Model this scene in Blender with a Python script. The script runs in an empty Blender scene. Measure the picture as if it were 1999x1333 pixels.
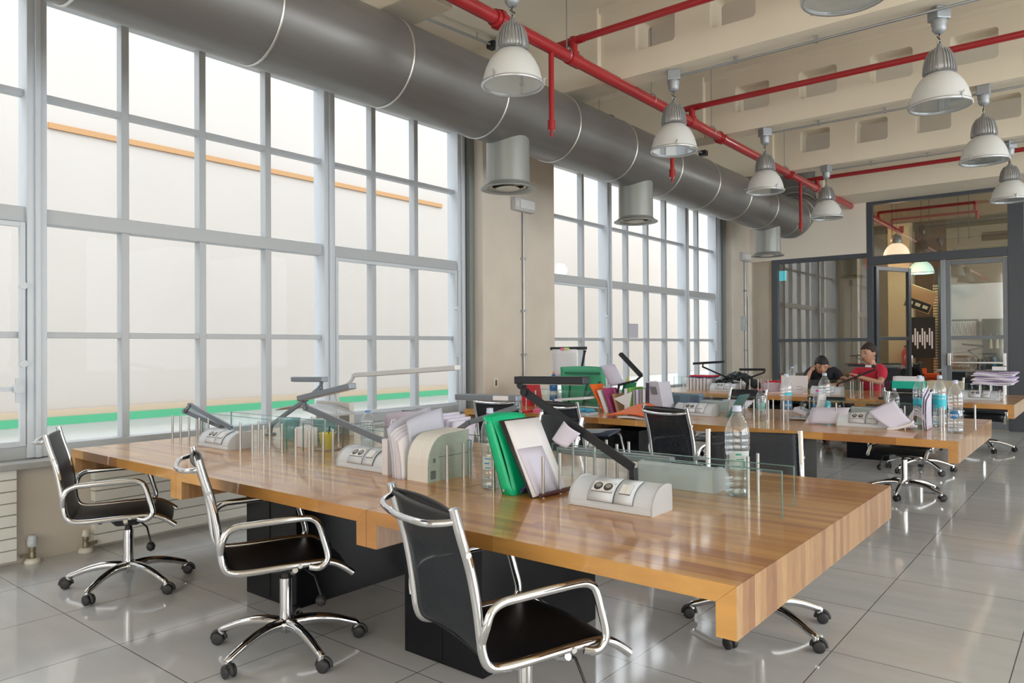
import bpy, bmesh, math, random
from math import sin, cos, pi, radians, sqrt, atan2
from mathutils import Vector, Matrix
random.seed(7)
scene = bpy.context.scene
C = scene.collection

# ------------------------------------------------------------------ camera, view, sky
H = 1.34
cam_d = bpy.data.cameras.new('camera')
cam = bpy.data.objects.new('camera', cam_d)
C.objects.link(cam)
cam_d.sensor_width = 36.0
cam_d.lens = 1437.6 / 1999.0 * 36.0
cam_d.clip_start = 0.05
cam_d.clip_end = 200
yaw, pitch, roll = 0.680685586, 0.00713041, -0.00567302
fw = Vector((-sin(yaw) * cos(pitch), cos(yaw) * cos(pitch), sin(pitch)))
rt = fw.cross(Vector((0, 0, 1))).normalized()
up = rt.cross(fw)
r2 = cos(roll) * rt + sin(roll) * up
u2 = -sin(roll) * rt + cos(roll) * up
M = Matrix((r2, u2, -fw)).transposed().to_4x4()
M.translation = Vector((0, 0, H))
cam.matrix_world = M
scene.camera = cam

vs = scene.view_settings
vs.view_transform = 'Standard'
vs.look = 'None'
vs.exposure = 0.10
vs.gamma = 1.0
vs.use_curve_mapping = False

world = bpy.data.worlds.new('sky')
scene.world = world
world.use_nodes = True
wn = world.node_tree.nodes
bg = wn['Background']
bg.inputs[0].default_value = (0.93, 0.96, 1.0, 1)
bg.inputs[1].default_value = 3.6
scene.cycles.max_bounces = 10
scene.cycles.diffuse_bounces = 6
scene.cycles.glossy_bounces = 5
scene.cycles.transmission_bounces = 8
scene.cycles.transparent_max_bounces = 24
scene.cycles.caustics_reflective = False
scene.cycles.caustics_refractive = False
scene.cycles.sample_clamp_indirect = 6


def area(name, loc, rot, sx, sy, power, color=(1, 1, 1), portal=False):
    d = bpy.data.lights.new(name, 'AREA')
    d.shape = 'RECTANGLE'
    d.size = sx
    d.size_y = sy
    d.energy = power
    d.color = color
    if portal:
        d.cycles.is_portal = True
    o = bpy.data.objects.new(name, d)
    C.objects.link(o)
    o.location = loc
    o.rotation_euler = rot
    return o


# portals that guide the sky light through the window openings
area('window_portal', (-5.72, 2.45, 2.2), (0, -pi / 2, 0), 3.3, 6.8, 1, portal=True)
area('window_portal', (-5.72, 9.9, 2.2), (0, -pi / 2, 0), 3.3, 5.6, 1, portal=True)
# added soft fill lights, out of view beside and behind the camera; no windows there
area('side_fill_light', (7.9, 2.5, 2.4), (0, pi / 2, 0), 3.2, 7.5, 470, (0.92, 0.965, 1.0))
area('side_fill_light', (7.9, 10.0, 2.4), (0, pi / 2, 0), 3.2, 5.5, 320, (0.92, 0.965, 1.0))
area('rear_fill_light', (1.5, -4.9, 2.3), (pi / 2, 0, pi), 9.0, 3.2, 400, (0.92, 0.965, 1.0))  # added rear fill, set in front of a closed wall

# ------------------------------------------------------------------ materials
MATS = {}


def nodes_of(name):
    m = bpy.data.materials.new(name)
    m.use_nodes = True
    nt = m.node_tree
    return m, nt, nt.nodes, nt.links, nt.nodes['Principled BSDF']


def mat(name, col, rough=0.5, metal=0.0, spec=0.5, noise=0.0, nscale=8.0, bump=0.0, bscale=60.0, coat=0.0, trans=0.0, sss=0.0, stretch=(1, 1, 1)):
    if name in MATS:
        return MATS[name]
    m, nt, N, L, p = nodes_of(name)
    p.inputs['Base Color'].default_value = (*col, 1)
    p.inputs['Roughness'].default_value = rough
    p.inputs['Metallic'].default_value = metal
    p.inputs['Specular IOR Level'].default_value = spec
    p.inputs['Coat Weight'].default_value = coat
    p.inputs['Transmission Weight'].default_value = trans
    if noise > 0 or bump > 0:
        tc = N.new('ShaderNodeTexCoord')
        mp = N.new('ShaderNodeMapping')
        mp.inputs['Scale'].default_value = stretch
        L.new(tc.outputs['Object'], mp.inputs['Vector'])
    if noise > 0:
        nz = N.new('ShaderNodeTexNoise')
        nz.inputs['Scale'].default_value = nscale
        nz.inputs['Detail'].default_value = 6
        L.new(mp.outputs[0], nz.inputs['Vector'])
        rp = N.new('ShaderNodeValToRGB')
        rp.color_ramp.elements[0].position = 0.3
        rp.color_ramp.elements[1].position = 0.7
        rp.color_ramp.elements[0].color = (*[max(0, c * (1 - noise)) for c in col], 1)
        rp.color_ramp.elements[1].color = (*[min(1, c * (1 + noise * 0.6)) for c in col], 1)
        L.new(nz.outputs['Fac'], rp.inputs[0])
        L.new(rp.outputs[0], p.inputs['Base Color'])
    if bump > 0:
        n2 = N.new('ShaderNodeTexNoise')
        n2.inputs['Scale'].default_value = bscale
        n2.inputs['Detail'].default_value = 4
        L.new(mp.outputs[0], n2.inputs['Vector'])
        b = N.new('ShaderNodeBump')
        b.inputs['Strength'].default_value = bump
        b.inputs['Distance'].default_value = 0.01
        L.new(n2.outputs['Fac'], b.inputs['Height'])
        L.new(b.outputs[0], p.inputs['Normal'])
    MATS[name] = m
    return m


def glassy(name, tint, refl=1.0, haze=0.0, hazecol=(1, 1, 1), rough=0.02, edge=None):
    """thin clear sheet: transparent plus a fresnel reflection, optionally a little diffuse"""
    if name in MATS:
        return MATS[name]
    m = bpy.data.materials.new(name)
    m.use_nodes = True
    nt = m.node_tree
    N, L = nt.nodes, nt.links
    N.clear()
    out = N.new('ShaderNodeOutputMaterial')
    tr = N.new('ShaderNodeBsdfTransparent')
    tr.inputs[0].default_value = (*tint, 1)
    gl = N.new('ShaderNodeBsdfGlossy')
    gl.inputs['Roughness'].default_value = rough
    gl.inputs['Color'].default_value = (0.95, 0.98, 1, 1)
    gm = N.new('ShaderNodeNewGeometry')
    dt_ = N.new('ShaderNodeVectorMath')
    dt_.operation = 'DOT_PRODUCT'
    L.new(gm.outputs['Incoming'], dt_.inputs[0])
    L.new(gm.outputs['Normal'], dt_.inputs[1])
    ab_ = N.new('ShaderNodeMath')
    ab_.operation = 'ABSOLUTE'
    L.new(dt_.outputs['Value'], ab_.inputs[0])
    om = N.new('ShaderNodeMath')
    om.operation = 'SUBTRACT'
    om.inputs[0].default_value = 1.0
    L.new(ab_.outputs[0], om.inputs[1])
    pw = N.new('ShaderNodeMath')
    pw.operation = 'POWER'
    pw.inputs[1].default_value = 5.0
    L.new(om.outputs[0], pw.inputs[0])
    fr = N.new('ShaderNodeMath')
    fr.operation = 'MULTIPLY_ADD'
    fr.inputs[1].default_value = 0.96
    fr.inputs[2].default_value = 0.04
    L.new(pw.outputs[0], fr.inputs[0])
    mu = N.new('ShaderNodeMath')
    mu.operation = 'MULTIPLY'
    mu.use_clamp = True
    mu.inputs[1].default_value = refl
    L.new(fr.outputs[0], mu.inputs[0])
    mx = N.new('ShaderNodeMixShader')
    L.new(mu.outputs[0], mx.inputs[0])
    last = tr
    if haze > 0:
        df = N.new('ShaderNodeBsdfDiffuse')
        df.inputs[0].default_value = (*hazecol, 1)
        m2 = N.new('ShaderNodeMixShader')
        m2.inputs[0].default_value = haze
        L.new(tr.outputs[0], m2.inputs[1])
        L.new(df.outputs[0], m2.inputs[2])
        last = m2
    L.new(last.outputs[0], mx.inputs[1])
    L.new(gl.outputs[0], mx.inputs[2])
    L.new(mx.outputs[0], out.inputs[0])
    MATS[name] = m
    return m


def emis(name, col, s):
    m, nt, N, L, p = nodes_of(name)
    p.inputs['Base Color'].default_value = (*col, 1)
    p.inputs['Emission Color'].default_value = (*col, 1)
    p.inputs['Emission Strength'].default_value = s
    MATS[name] = m
    return m


def wood_mat(name, tone=1.0):
    """butcher block staves; world-scale brick pattern in the x,y plane so staves run along x and turn down over the end"""
    m, nt, N, L, p = nodes_of(name)
    g = N.new('ShaderNodeNewGeometry')
    mp = N.new('ShaderNodeMapping')
    L.new(g.outputs['Position'], mp.inputs['Vector'])
    br = N.new('ShaderNodeTexBrick')
    br.offset = 0.37
    br.offset_frequency = 1
    br.squash = 1.0
    br.inputs['Scale'].default_value = 1.0
    br.inputs['Mortar Size'].default_value = 0.0004
    br.inputs['Mortar Smooth'].default_value = 0.3
    br.inputs['Bias'].default_value = 0.0
    br.inputs['Brick Width'].default_value = 0.46
    br.inputs['Row Height'].default_value = 0.042
    br.inputs['Color1'].default_value = (0, 0, 0, 1)
    br.inputs['Color2'].default_value = (1, 1, 1, 1)
    br.inputs['Mortar'].default_value = (0.2, 0.2, 0.2, 1)
    L.new(mp.outputs[0], br.inputs['Vector'])
    bw = N.new('ShaderNodeRGBToBW')
    L.new(br.outputs['Color'], bw.inputs[0])
    rp = N.new('ShaderNodeValToRGB')
    e = rp.color_ramp.elements
    e[0].position = 0.0
    e[0].color = (0.40 * tone, 0.165 * tone, 0.050 * tone, 1)
    e[1].position = 1.0
    e[1].color = (0.66 * tone, 0.35 * tone, 0.10 * tone, 1)
    x = e.new(0.35)
    x.color = (0.53 * tone, 0.25 * tone, 0.066 * tone, 1)
    x = e.new(0.7)
    x.color = (0.58 * tone, 0.285 * tone, 0.080 * tone, 1)
    L.new(bw.outputs[0], rp.inputs[0])
    # grain
    mg = N.new('ShaderNodeMapping')
    mg.inputs['Scale'].default_value = (3, 90, 14)
    L.new(g.outputs['Position'], mg.inputs['Vector'])
    nz = N.new('ShaderNodeTexNoise')
    nz.inputs['Scale'].default_value = 1.0
    nz.inputs['Detail'].default_value = 5
    nz.inputs['Distortion'].default_value = 0.4
    L.new(mg.outputs[0], nz.inputs['Vector'])
    mr = N.new('ShaderNodeMapRange')
    mr.inputs[1].default_value = 0.3
    mr.inputs[2].default_value = 0.7
    mr.inputs[3].default_value = 0.82
    mr.inputs[4].default_value = 1.1
    L.new(nz.outputs['Fac'], mr.inputs[0])
    # end faces (normal along x) are paler and pinker
    sx = N.new('ShaderNodeSeparateXYZ')
    L.new(g.outputs['Normal'], sx.inputs[0])
    ab = N.new('ShaderNodeMath')
    ab.operation = 'ABSOLUTE'
    L.new(sx.outputs[0], ab.inputs[0])
    mixe = N.new('ShaderNodeMixRGB')
    mixe.blend_type = 'MULTIPLY'
    mixe.inputs[2].default_value = (0.80, 0.92, 1.55, 1)
    L.new(ab.outputs[0], mixe.inputs[0])
    L.new(rp.outputs[0], mixe.inputs[1])
    mm = N.new('ShaderNodeMixRGB')
    mm.blend_type = 'MULTIPLY'
    mm.inputs[0].default_value = 1.0
    L.new(mixe.outputs[0], mm.inputs[1])
    L.new(mr.outputs[0], mm.inputs[2])
    # knots
    vo = N.new('ShaderNodeTexVoronoi')
    vo.inputs['Scale'].default_value = 3.1
    L.new(g.outputs['Position'], vo.inputs['Vector'])
    kr = N.new('ShaderNodeMapRange')
    kr.inputs[1].default_value = 0.018
    kr.inputs[2].default_value = 0.03
    kr.inputs[3].default_value = 0.25
    kr.inputs[4].default_value = 1.0
    L.new(vo.outputs['Distance'], kr.inputs[0])
    mk = N.new('ShaderNodeMixRGB')
    mk.blend_type = 'MULTIPLY'
    mk.inputs[0].default_value = 1.0
    L.new(mm.outputs[0], mk.inputs[1])
    L.new(kr.outputs[0], mk.inputs[2])
    L.new(mk.outputs[0], p.inputs['Base Color'])
    p.inputs['Roughness'].default_value = 0.30
    p.inputs['Coat Weight'].default_value = 0.55
    p.inputs['Coat Roughness'].default_value = 0.07
    MATS[name] = m
    return m


def floor_mat():
    m, nt, N, L, p = nodes_of('floor_tiles')
    g = N.new('ShaderNodeNewGeometry')
    mp = N.new('ShaderNodeMapping')
    T = 0.636
    mp.inputs['Location'].default_value = (0.953 + 0.0, -3.385 + 0.0, 0)
    L.new(g.outputs['Position'], mp.inputs['Vector'])
    br = N.new('ShaderNodeTexBrick')
    br.offset = 0.0
    br.inputs['Scale'].default_value = 1.0
    br.inputs['Mortar Size'].default_value = 0.0022
    br.inputs['Mortar Smooth'].default_value = 0.1
    br.inputs['Brick Width'].default_value = T
    br.inputs['Row Height'].default_value = T
    br.inputs['Color1'].default_value = (0.57, 0.59, 0.61, 1)
    br.inputs['Color2'].default_value = (0.62, 0.64, 0.66, 1)
    br.inputs['Mortar'].default_value = (0.10, 0.10, 0.10, 1)
    L.new(mp.outputs[0], br.inputs['Vector'])
    nz = N.new('ShaderNodeTexNoise')
    nz.inputs['Scale'].default_value = 2.2
    nz.inputs['Detail'].default_value = 8
    mp2 = N.new('ShaderNodeMapping')
    mp2.inputs['Scale'].default_value = (1, 4, 1)
    mp2.inputs['Rotation'].default_value = (0, 0, 0.4)
    L.new(g.outputs['Position'], mp2.inputs['Vector'])
    L.new(mp2.outputs[0], nz.inputs['Vector'])
    mr = N.new('ShaderNodeMapRange')
    mr.inputs[3].default_value = 0.86
    mr.inputs[4].default_value = 1.14
    L.new(nz.outputs['Fac'], mr.inputs[0])
    mx = N.new('ShaderNodeMixRGB')
    mx.blend_type = 'MULTIPLY'
    mx.inputs[0].default_value = 1
    L.new(br.outputs['Color'], mx.inputs[1])
    L.new(mr.outputs[0], mx.inputs[2])
    L.new(mx.outputs[0], p.inputs['Base Color'])
    r = N.new('ShaderNodeMapRange')
    r.inputs[3].default_value = 0.05
    r.inputs[4].default_value = 0.12
    L.new(nz.outputs['Fac'], r.inputs[0])
    L.new(r.outputs[0], p.inputs['Roughness'])
    p.inputs['Specular IOR Level'].default_value = 0.75
    MATS['floor'] = m
    return m


def mesh_sling():
    """dark woven mesh fabric, slightly see-through"""
    m, nt, N, L, p = nodes_of('mesh_fabric')
    out = N['Material Output']
    tc = N.new('ShaderNodeTexCoord')
    mp = N.new('ShaderNodeMapping')
    mp.inputs['Scale'].default_value = (150, 150, 420)
    L.new(tc.outputs['Object'], mp.inputs[0])
    nz = N.new('ShaderNodeTexNoise')
    nz.inputs['Scale'].default_value = 1
    nz.inputs['Detail'].default_value = 2
    L.new(mp.outputs[0], nz.inputs['Vector'])
    rp = N.new('ShaderNodeValToRGB')
    rp.color_ramp.elements[0].color = (0.004, 0.006, 0.010, 1)
    rp.color_ramp.elements[1].color = (0.026, 0.033, 0.046, 1)
    rp.color_ramp.elements[0].position = 0.35
    rp.color_ramp.elements[1].position = 0.65
    L.new(nz.outputs['Fac'], rp.inputs[0])
    L.new(rp.outputs[0], p.inputs['Base Color'])
    p.inputs['Roughness'].default_value = 0.42
    p.inputs['Specular IOR Level'].default_value = 0.3
    tr = N.new('ShaderNodeBsdfTransparent')
    mx = N.new('ShaderNodeMixShader')
    mx.inputs[0].default_value = 0.16
    L.new(p.outputs[0], mx.inputs[1])
    L.new(tr.outputs[0], mx.inputs[2])
    L.new(mx.outputs[0], out.inputs[0])
    MATS['sling'] = m
    return m


WALL = mat('wall_plaster', (0.66, 0.605, 0.53), 0.85, noise=0.05, nscale=3, bump=0.15, bscale=25)
BEAM = mat('beam_paint', (0.80, 0.73, 0.60), 0.8, noise=0.04, nscale=2, bump=0.1, bscale=20)
CEIL = mat('ceiling_paint', (0.76, 0.69, 0.57), 0.85, noise=0.04, nscale=2)
FLOOR = floor_mat()
WFRAME = mat('window_metal', (0.44, 0.47, 0.50), 0.35, 0.0)
WFRAME2 = mat('window_metal_pale', (0.58, 0.63, 0.69), 0.35, 0.0)
SILL = mat('sill_stone', (0.42, 0.43, 0.43), 0.5, noise=0.1)
DARKF = mat('dark_frame', (0.075, 0.085, 0.10), 0.4, 0.3)
DUCT = mat('duct_metal', (0.185, 0.182, 0.178), 0.36, 0.35, noise=0.12, nscale=1.6, stretch=(6, 0.25, 6))
DUCTL = mat('duct_outlet_paint', (0.30, 0.32, 0.31), 0.35, 0.3)
STRAP = mat('duct_strap', (0.62, 0.62, 0.60), 0.3, 0.8)
RED = mat('red_pipe_paint', (0.38, 0.016, 0.022), 0.32, coat=0.3)
GALV = mat('galvanised_steel', (0.42, 0.45, 0.48), 0.35, 0.8)
CHROME = mat('chrome', (0.66, 0.67, 0.69), 0.06, 1.0)
ALU = mat('brushed_aluminium', (0.62, 0.62, 0.63), 0.27, 1.0)
STEEL = mat('brushed_steel', (0.52, 0.51, 0.50), 0.3, 1.0)
BLACKP = mat('black_plastic', (0.018, 0.018, 0.02), 0.45)
WHEEL = mat('caster_rubber', (0.03, 0.03, 0.033), 0.5)
LAMPB = mat('lamp_dark_metal', (0.028, 0.031, 0.038), 0.38, 0.5)
LAMPG = mat('lamp_grey_metal', (0.22, 0.25, 0.29), 0.38, 0.6)
LAMPW = mat('lamp_pale_metal', (0.62, 0.64, 0.65), 0.4, 0.2)
SLING = mesh_sling()
LEATHER = mat('seat_leather', (0.006, 0.008, 0.012), 0.36, spec=0.2)
WOOD = wood_mat('oak_staves')
PED = mat('black_laminate', (0.006, 0.007, 0.010), 0.25, spec=0.28)
UNIT = mat('unit_plastic', (0.66, 0.72, 0.80), 0.4)
UNITD = mat('unit_joint', (0.16, 0.17, 0.19), 0.5)
SOCK = mat('socket_dark', (0.06, 0.06, 0.065), 0.45)
SOCKW = mat('socket_white', (0.80, 0.82, 0.84), 0.35)
PANE = glassy('desk_glass', (0.965, 0.99, 0.985), 1.0)
PANEE = mat('glass_edge', (0.22, 0.45, 0.42), 0.2, trans=0.5)
WGLASS = glassy('window_glass', (0.98, 0.99, 0.99), 0.07)
DGLASS = glassy('partition_glass', (0.86, 0.88, 0.87), 3.0)
BOT = glassy('bottle_plastic', (0.94, 0.96, 0.985), 2.2, 0.07, (0.8, 0.87, 0.95), 0.05)
WATER = glassy('water', (0.90, 0.96, 1.0), 1.0, 0.03, (0.7, 0.85, 0.95))
CAPW = mat('cap_pale_blue', (0.55, 0.62, 0.80), 0.4)
CAPB = mat('cap_blue', (0.10, 0.25, 0.62), 0.4)
PAPER = mat('paper_white', (0.80, 0.80, 0.85), 0.8)
PAPERL = mat('paper_lilac', (0.66, 0.65, 0.80), 0.75)
RAD = mat('radiator_enamel', (0.84, 0.85, 0.80), 0.4)
CREAMOUT = mat('outside_render', (0.46, 0.43, 0.40), 0.9, noise=0.03, nscale=0.6)
FROST = None


def frosted():
    m, nt, N, L, p = nodes_of('frosted_shade')
    p.inputs['Base Color'].default_value = (0.86, 0.87, 0.86, 1)
    p.inputs['Roughness'].default_value = 0.4
    out = N['Material Output']
    tl = N.new('ShaderNodeBsdfTranslucent')
    tl.inputs[0].default_value = (0.9, 0.92, 0.92, 1)
    mx = N.new('ShaderNodeMixShader')
    mx.inputs[0].default_value = 0.35
    L.new(p.outputs[0], mx.inputs[1])
    L.new(tl.outputs[0], mx.inputs[2])
    L.new(mx.outputs[0], out.inputs[0])
    return m


FROST = frosted()
LENS = glassy('lamp_lens', (0.90, 0.93, 0.93), 1.5, 0.12, (0.8, 0.85, 0.85))


# ------------------------------------------------------------------ mesh helpers
class MB:
    def __init__(s):
        s.v = []
        s.f = []
        s.sm = []

    def add(s, vs, fs, smooth=False):
        n = len(s.v)
        s.v += [tuple(p) for p in vs]
        for f in fs:
            s.f.append(tuple(n + i for i in f))
            s.sm.append(smooth)

    def box(s, x0, x1, y0, y1, z0, z1):
        s.add([(x0, y0, z0), (x1, y0, z0), (x1, y1, z0), (x0, y1, z0), (x0, y0, z1), (x1, y0, z1), (x1, y1, z1), (x0, y1, z1)],
              [(0, 3, 2, 1), (4, 5, 6, 7), (0, 1, 5, 4), (1, 2, 6, 5), (2, 3, 7, 6), (3, 0, 4, 7)])
        return s

    def bar(s, a, b, w, h, upv=(0, 0, 1)):
        """rectangular bar from a to b, w across, h along up"""
        a, b = Vector(a), Vector(b)
        d = (b - a).normalized()
        u = Vector(upv)
        if abs(d.dot(u)) > 0.98:
            u = Vector((0, 1, 0))
        sd = d.cross(u).normalized()
        u = sd.cross(d).normalized()
        sd, u = sd * w / 2, u * h / 2
        P = [a - sd - u, a + sd - u, a + sd + u, a - sd + u, b - sd - u, b + sd - u, b + sd + u, b - sd + u]
        s.add(P, [(0, 1, 2, 3), (7, 6, 5, 4), (0, 4, 5, 1), (1, 5, 6, 2), (2, 6, 7, 3), (3, 7, 4, 0)])
        return s

    def tube(s, pts, r, n=10, closed=False, sx=1.0, caps=True):
        pts = [Vector(p) for p in pts]
        rs = r if isinstance(r, (list, tuple)) else [r] * len(pts)
        m = len(pts)
        rings = []
        prev = None
        for i, p in enumerate(pts):
            if closed:
                t = (pts[(i + 1) % m] - pts[i - 1]).normalized()
            else:
                t = (pts[min(i + 1, m - 1)] - pts[max(i - 1, 0)]).normalized()
            if prev is None:
                a = Vector((0, 0, 1)) if abs(t.z) < 0.9 else Vector((1, 0, 0))
                u = a.cross(t).normalized()
            else:
                u = (prev - t * prev.dot(t)).normalized()
            prev = u
            w = t.cross(u)
            rings.append([p + (u * cos(2 * pi * k / n) * sx + w * sin(2 * pi * k / n)) * rs[i] for k in range(n)])
        vs = [q for R in rings for q in R]
        fs = []
        for i in range(m if closed else m - 1):
            j = (i + 1) % m
            for k in range(n):
                fs.append((i * n + k, i * n + (k + 1) % n, j * n + (k + 1) % n, j * n + k))
        s.add(vs, fs, True)
        if caps and not closed:
            s.add(rings[0], [tuple(range(n))[::-1]])
            s.add(rings[-1], [tuple(range(n))])
        return s

    def cyl(s, a, b, r, n=16, r2=None):
        return s.tube([a, b], [r, r if r2 is None else r2], n)

    def lathe(s, prof, c=(0, 0, 0), n=32, cap0=False, cap1=False):
        vs = []
        for r, z in prof:
            for k in range(n):
                a = 2 * pi * k / n
                vs.append((c[0] + r * cos(a), c[1] + r * sin(a), c[2] + z))
        fs = []
        for i in range(len(prof) - 1):
            for k in range(n):
                fs.append((i * n + k, i * n + (k + 1) % n, (i + 1) * n + (k + 1) % n, (i + 1) * n + k))
        s.add(vs, fs, True)
        if cap0:
            s.add(vs[:n], [tuple(range(n))[::-1]])
        if cap1:
            s.add(vs[-n:], [tuple(range(n))])
        return s

    def prism(s, poly, axis, a, b):
        """poly of 2D points extruded along axis ('x': points are (y,z); 'y': (x,z); 'z': (x,y))"""
        def mk(p, t):
            return {'x': (t, p[0], p[1]), 'y': (p[0], t, p[1]), 'z': (p[0], p[1], t)}[axis]
        n = len(poly)
        vs = [mk(p, a) for p in poly] + [mk(p, b) for p in poly]
        fs = [tuple(range(n))[::-1], tuple(range(n, 2 * n))]
        fs += [(i, (i + 1) % n, n + (i + 1) % n, n + i) for i in range(n)]
        s.add(vs, fs)
        return s

    def grid(s, fn, nu, nv, thick=0.0, smooth=True):
        """surface fn(u,v) -> point; with thickness it becomes a closed sheet"""
        P = [[Vector(fn(i / nu, j / nv)) for j in range(nv + 1)] for i in range(nu + 1)]
        if thick == 0:
            vs = [p for R in P for p in R]
            fs = [(i * (nv + 1) + j, (i + 1) * (nv + 1) + j, (i + 1) * (nv + 1) + j + 1, i * (nv + 1) + j + 1) for i in range(nu) for j in range(nv)]
            s.add(vs, fs, smooth)
            return s
        top, bot = [], []
        for i in range(nu + 1):
            for j in range(nv + 1):
                du = P[min(i + 1, nu)][j] - P[max(i - 1, 0)][j]
                dv = P[i][min(j + 1, nv)] - P[i][max(j - 1, 0)]
                nn = du.cross(dv)
                nn = nn.normalized() if nn.length > 1e-9 else Vector((0, 0, 1))
                top.append(P[i][j] + nn * thick / 2)
                bot.append(P[i][j] - nn * thick / 2)
        K = (nu + 1) * (nv + 1)
        idx = lambda i, j: i * (nv + 1) + j
        fs = []
        for i in range(nu):
            for j in range(nv):
                fs.append((idx(i, j), idx(i + 1, j), idx(i + 1, j + 1), idx(i, j + 1)))
                fs.append((K + idx(i, j + 1), K + idx(i + 1, j + 1), K + idx(i + 1, j), K + idx(i, j)))
        s.add(top + bot, fs, smooth)
        ef = []
        for i in range(nu):
            ef.append((idx(i, 0), K + idx(i, 0), K + idx(i + 1, 0), idx(i + 1, 0)))
            ef.append((idx(i + 1, nv), K + idx(i + 1, nv), K + idx(i, nv), idx(i, nv)))
        for j in range(nv):
            ef.append((idx(0, j + 1), K + idx(0, j + 1), K + idx(0, j), idx(0, j)))
            ef.append((idx(nu, j), K + idx(nu, j), K + idx(nu, j + 1), idx(nu, j + 1)))
        n0 = len(s.v) - 2 * K
        for f in ef:
            s.f.append(tuple(n0 + i for i in f))
            s.sm.append(False)
        return s

    def build(s, name, m, parent=None, loc=None, bevel=0.0, seg=2):
        me = bpy.data.meshes.new(name)
        me.from_pydata(s.v, [], s.f)
        for p, k in zip(me.polygons, s.sm):
            p.use_smooth = k
        me.materials.append(m)
        me.update()
        o = bpy.data.objects.new(name, me)
        C.objects.link(o)
        if parent is not None:
            o.parent = parent
        if loc is not None:
            o.location = loc
        if bevel > 0:
            b = o.modifiers.new('bevel', 'BEVEL')
            b.width = bevel
            b.segments = seg
            b.limit_method = 'ANGLE'
            b.angle_limit = radians(40)
        return o


def tag(o, label, cat, group=None, kind=None):
    if label:
        o['label'] = label
    if cat:
        o['category'] = cat
    if group:
        o['group'] = group
    if kind:
        o['kind'] = kind
    return o


def thing(name, label, cat, loc=(0, 0, 0), rz=0.0, group=None):
    o = bpy.data.objects.new(name, None)
    C.objects.link(o)
    o.location = loc
    o.rotation_euler = (0, 0, rz)
    o.empty_display_size = 0.1
    return tag(o, label, cat, group)


def dup(root, loc, rz=0.0, label=None, group=None):
    r = root.copy()
    C.objects.link(r)
    r.location = loc
    r.rotation_euler = (0, 0, rz)
    if label:
        r['label'] = label
    if group:
        r['group'] = group

    def rec(src, dst):
        for ch in list(src.children):
            c = ch.copy()
            C.objects.link(c)
            c.parent = dst
            rec(ch, c)
    rec(root, r)
    return r


def struct(name, mb, m, parent=None, bevel=0.0):
    o = mb.build(name, m, parent, bevel=bevel)
    if parent is None:
        o['kind'] = 'structure'
    return o


def text_mesh(name, txt, size, m, parent, loc, rot, extrude=0.0006):
    """lettering as a mesh"""
    cu = bpy.data.curves.new(name, 'FONT')
    cu.body = txt
    cu.size = size
    cu.extrude = extrude
    cu.align_x = 'CENTER'
    cu.align_y = 'CENTER'
    t = bpy.data.objects.new(name + '_tmp', cu)
    C.objects.link(t)
    dg = bpy.context.evaluated_depsgraph_get()
    dg.update()
    me = bpy.data.meshes.new_from_object(t.evaluated_get(dg))
    bpy.data.objects.remove(t)
    o = bpy.data.objects.new(name, me)
    me.materials.clear()
    me.materials.append(m)
    C.objects.link(o)
    o.parent = parent
    o.location = loc
    o.rotation_euler = rot
    return o

# ------------------------------------------------------------------ room shell
ZC = 4.45
struct('floor', MB().box(-5.6, 8.2, -5.2, 13.6, -0.12, 0.0), FLOOR)
struct('floor_back_room', MB().box(-5.6, 8.2, 13.6, 24.0, -0.12, 0.0), FLOOR)
struct('ceiling', MB().box(-5.7, 8.2, -5.2, 13.9, ZC, ZC + 0.2), CEIL)
# window side: low wall, piers, header
struct('wall_window_low', MB().box(-5.62, -5.34, -5.2, 13.6, 0.0, 0.60), WALL)
struct('wall_window_header', MB().box(-5.62, -5.34, -5.2, 13.6, 3.74, ZC), WALL)
for k, (y0, y1) in enumerate(((5.98, 7.30), (12.77, 13.72), (-1.35, 0.0))):
    struct('pillar_%d' % (k + 1), MB().box(-5.7, -5.236, y0, y1, 0.0, ZC), WALL, bevel=0.01)
struct('wall_window_stub', MB().box(-5.7, -5.30, 13.60, 14.9, 0, ZC), WALL)
struct('wall_right', MB().box(8.0, 8.2, -5.2, 24.0, 0, ZC), WALL)
struct('wall_rear', MB().box(-5.6, 8.2, -5.2, -5.0, 0, ZC), WALL)
struct('sill_1', MB().box(-5.50, -5.24, 0.0, 5.98, 0.595, 0.635), SILL, bevel=0.006)
struct('sill_2', MB().box(-5.50, -5.24, 7.30, 12.77, 0.595, 0.635), SILL, bevel=0.006)


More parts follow.
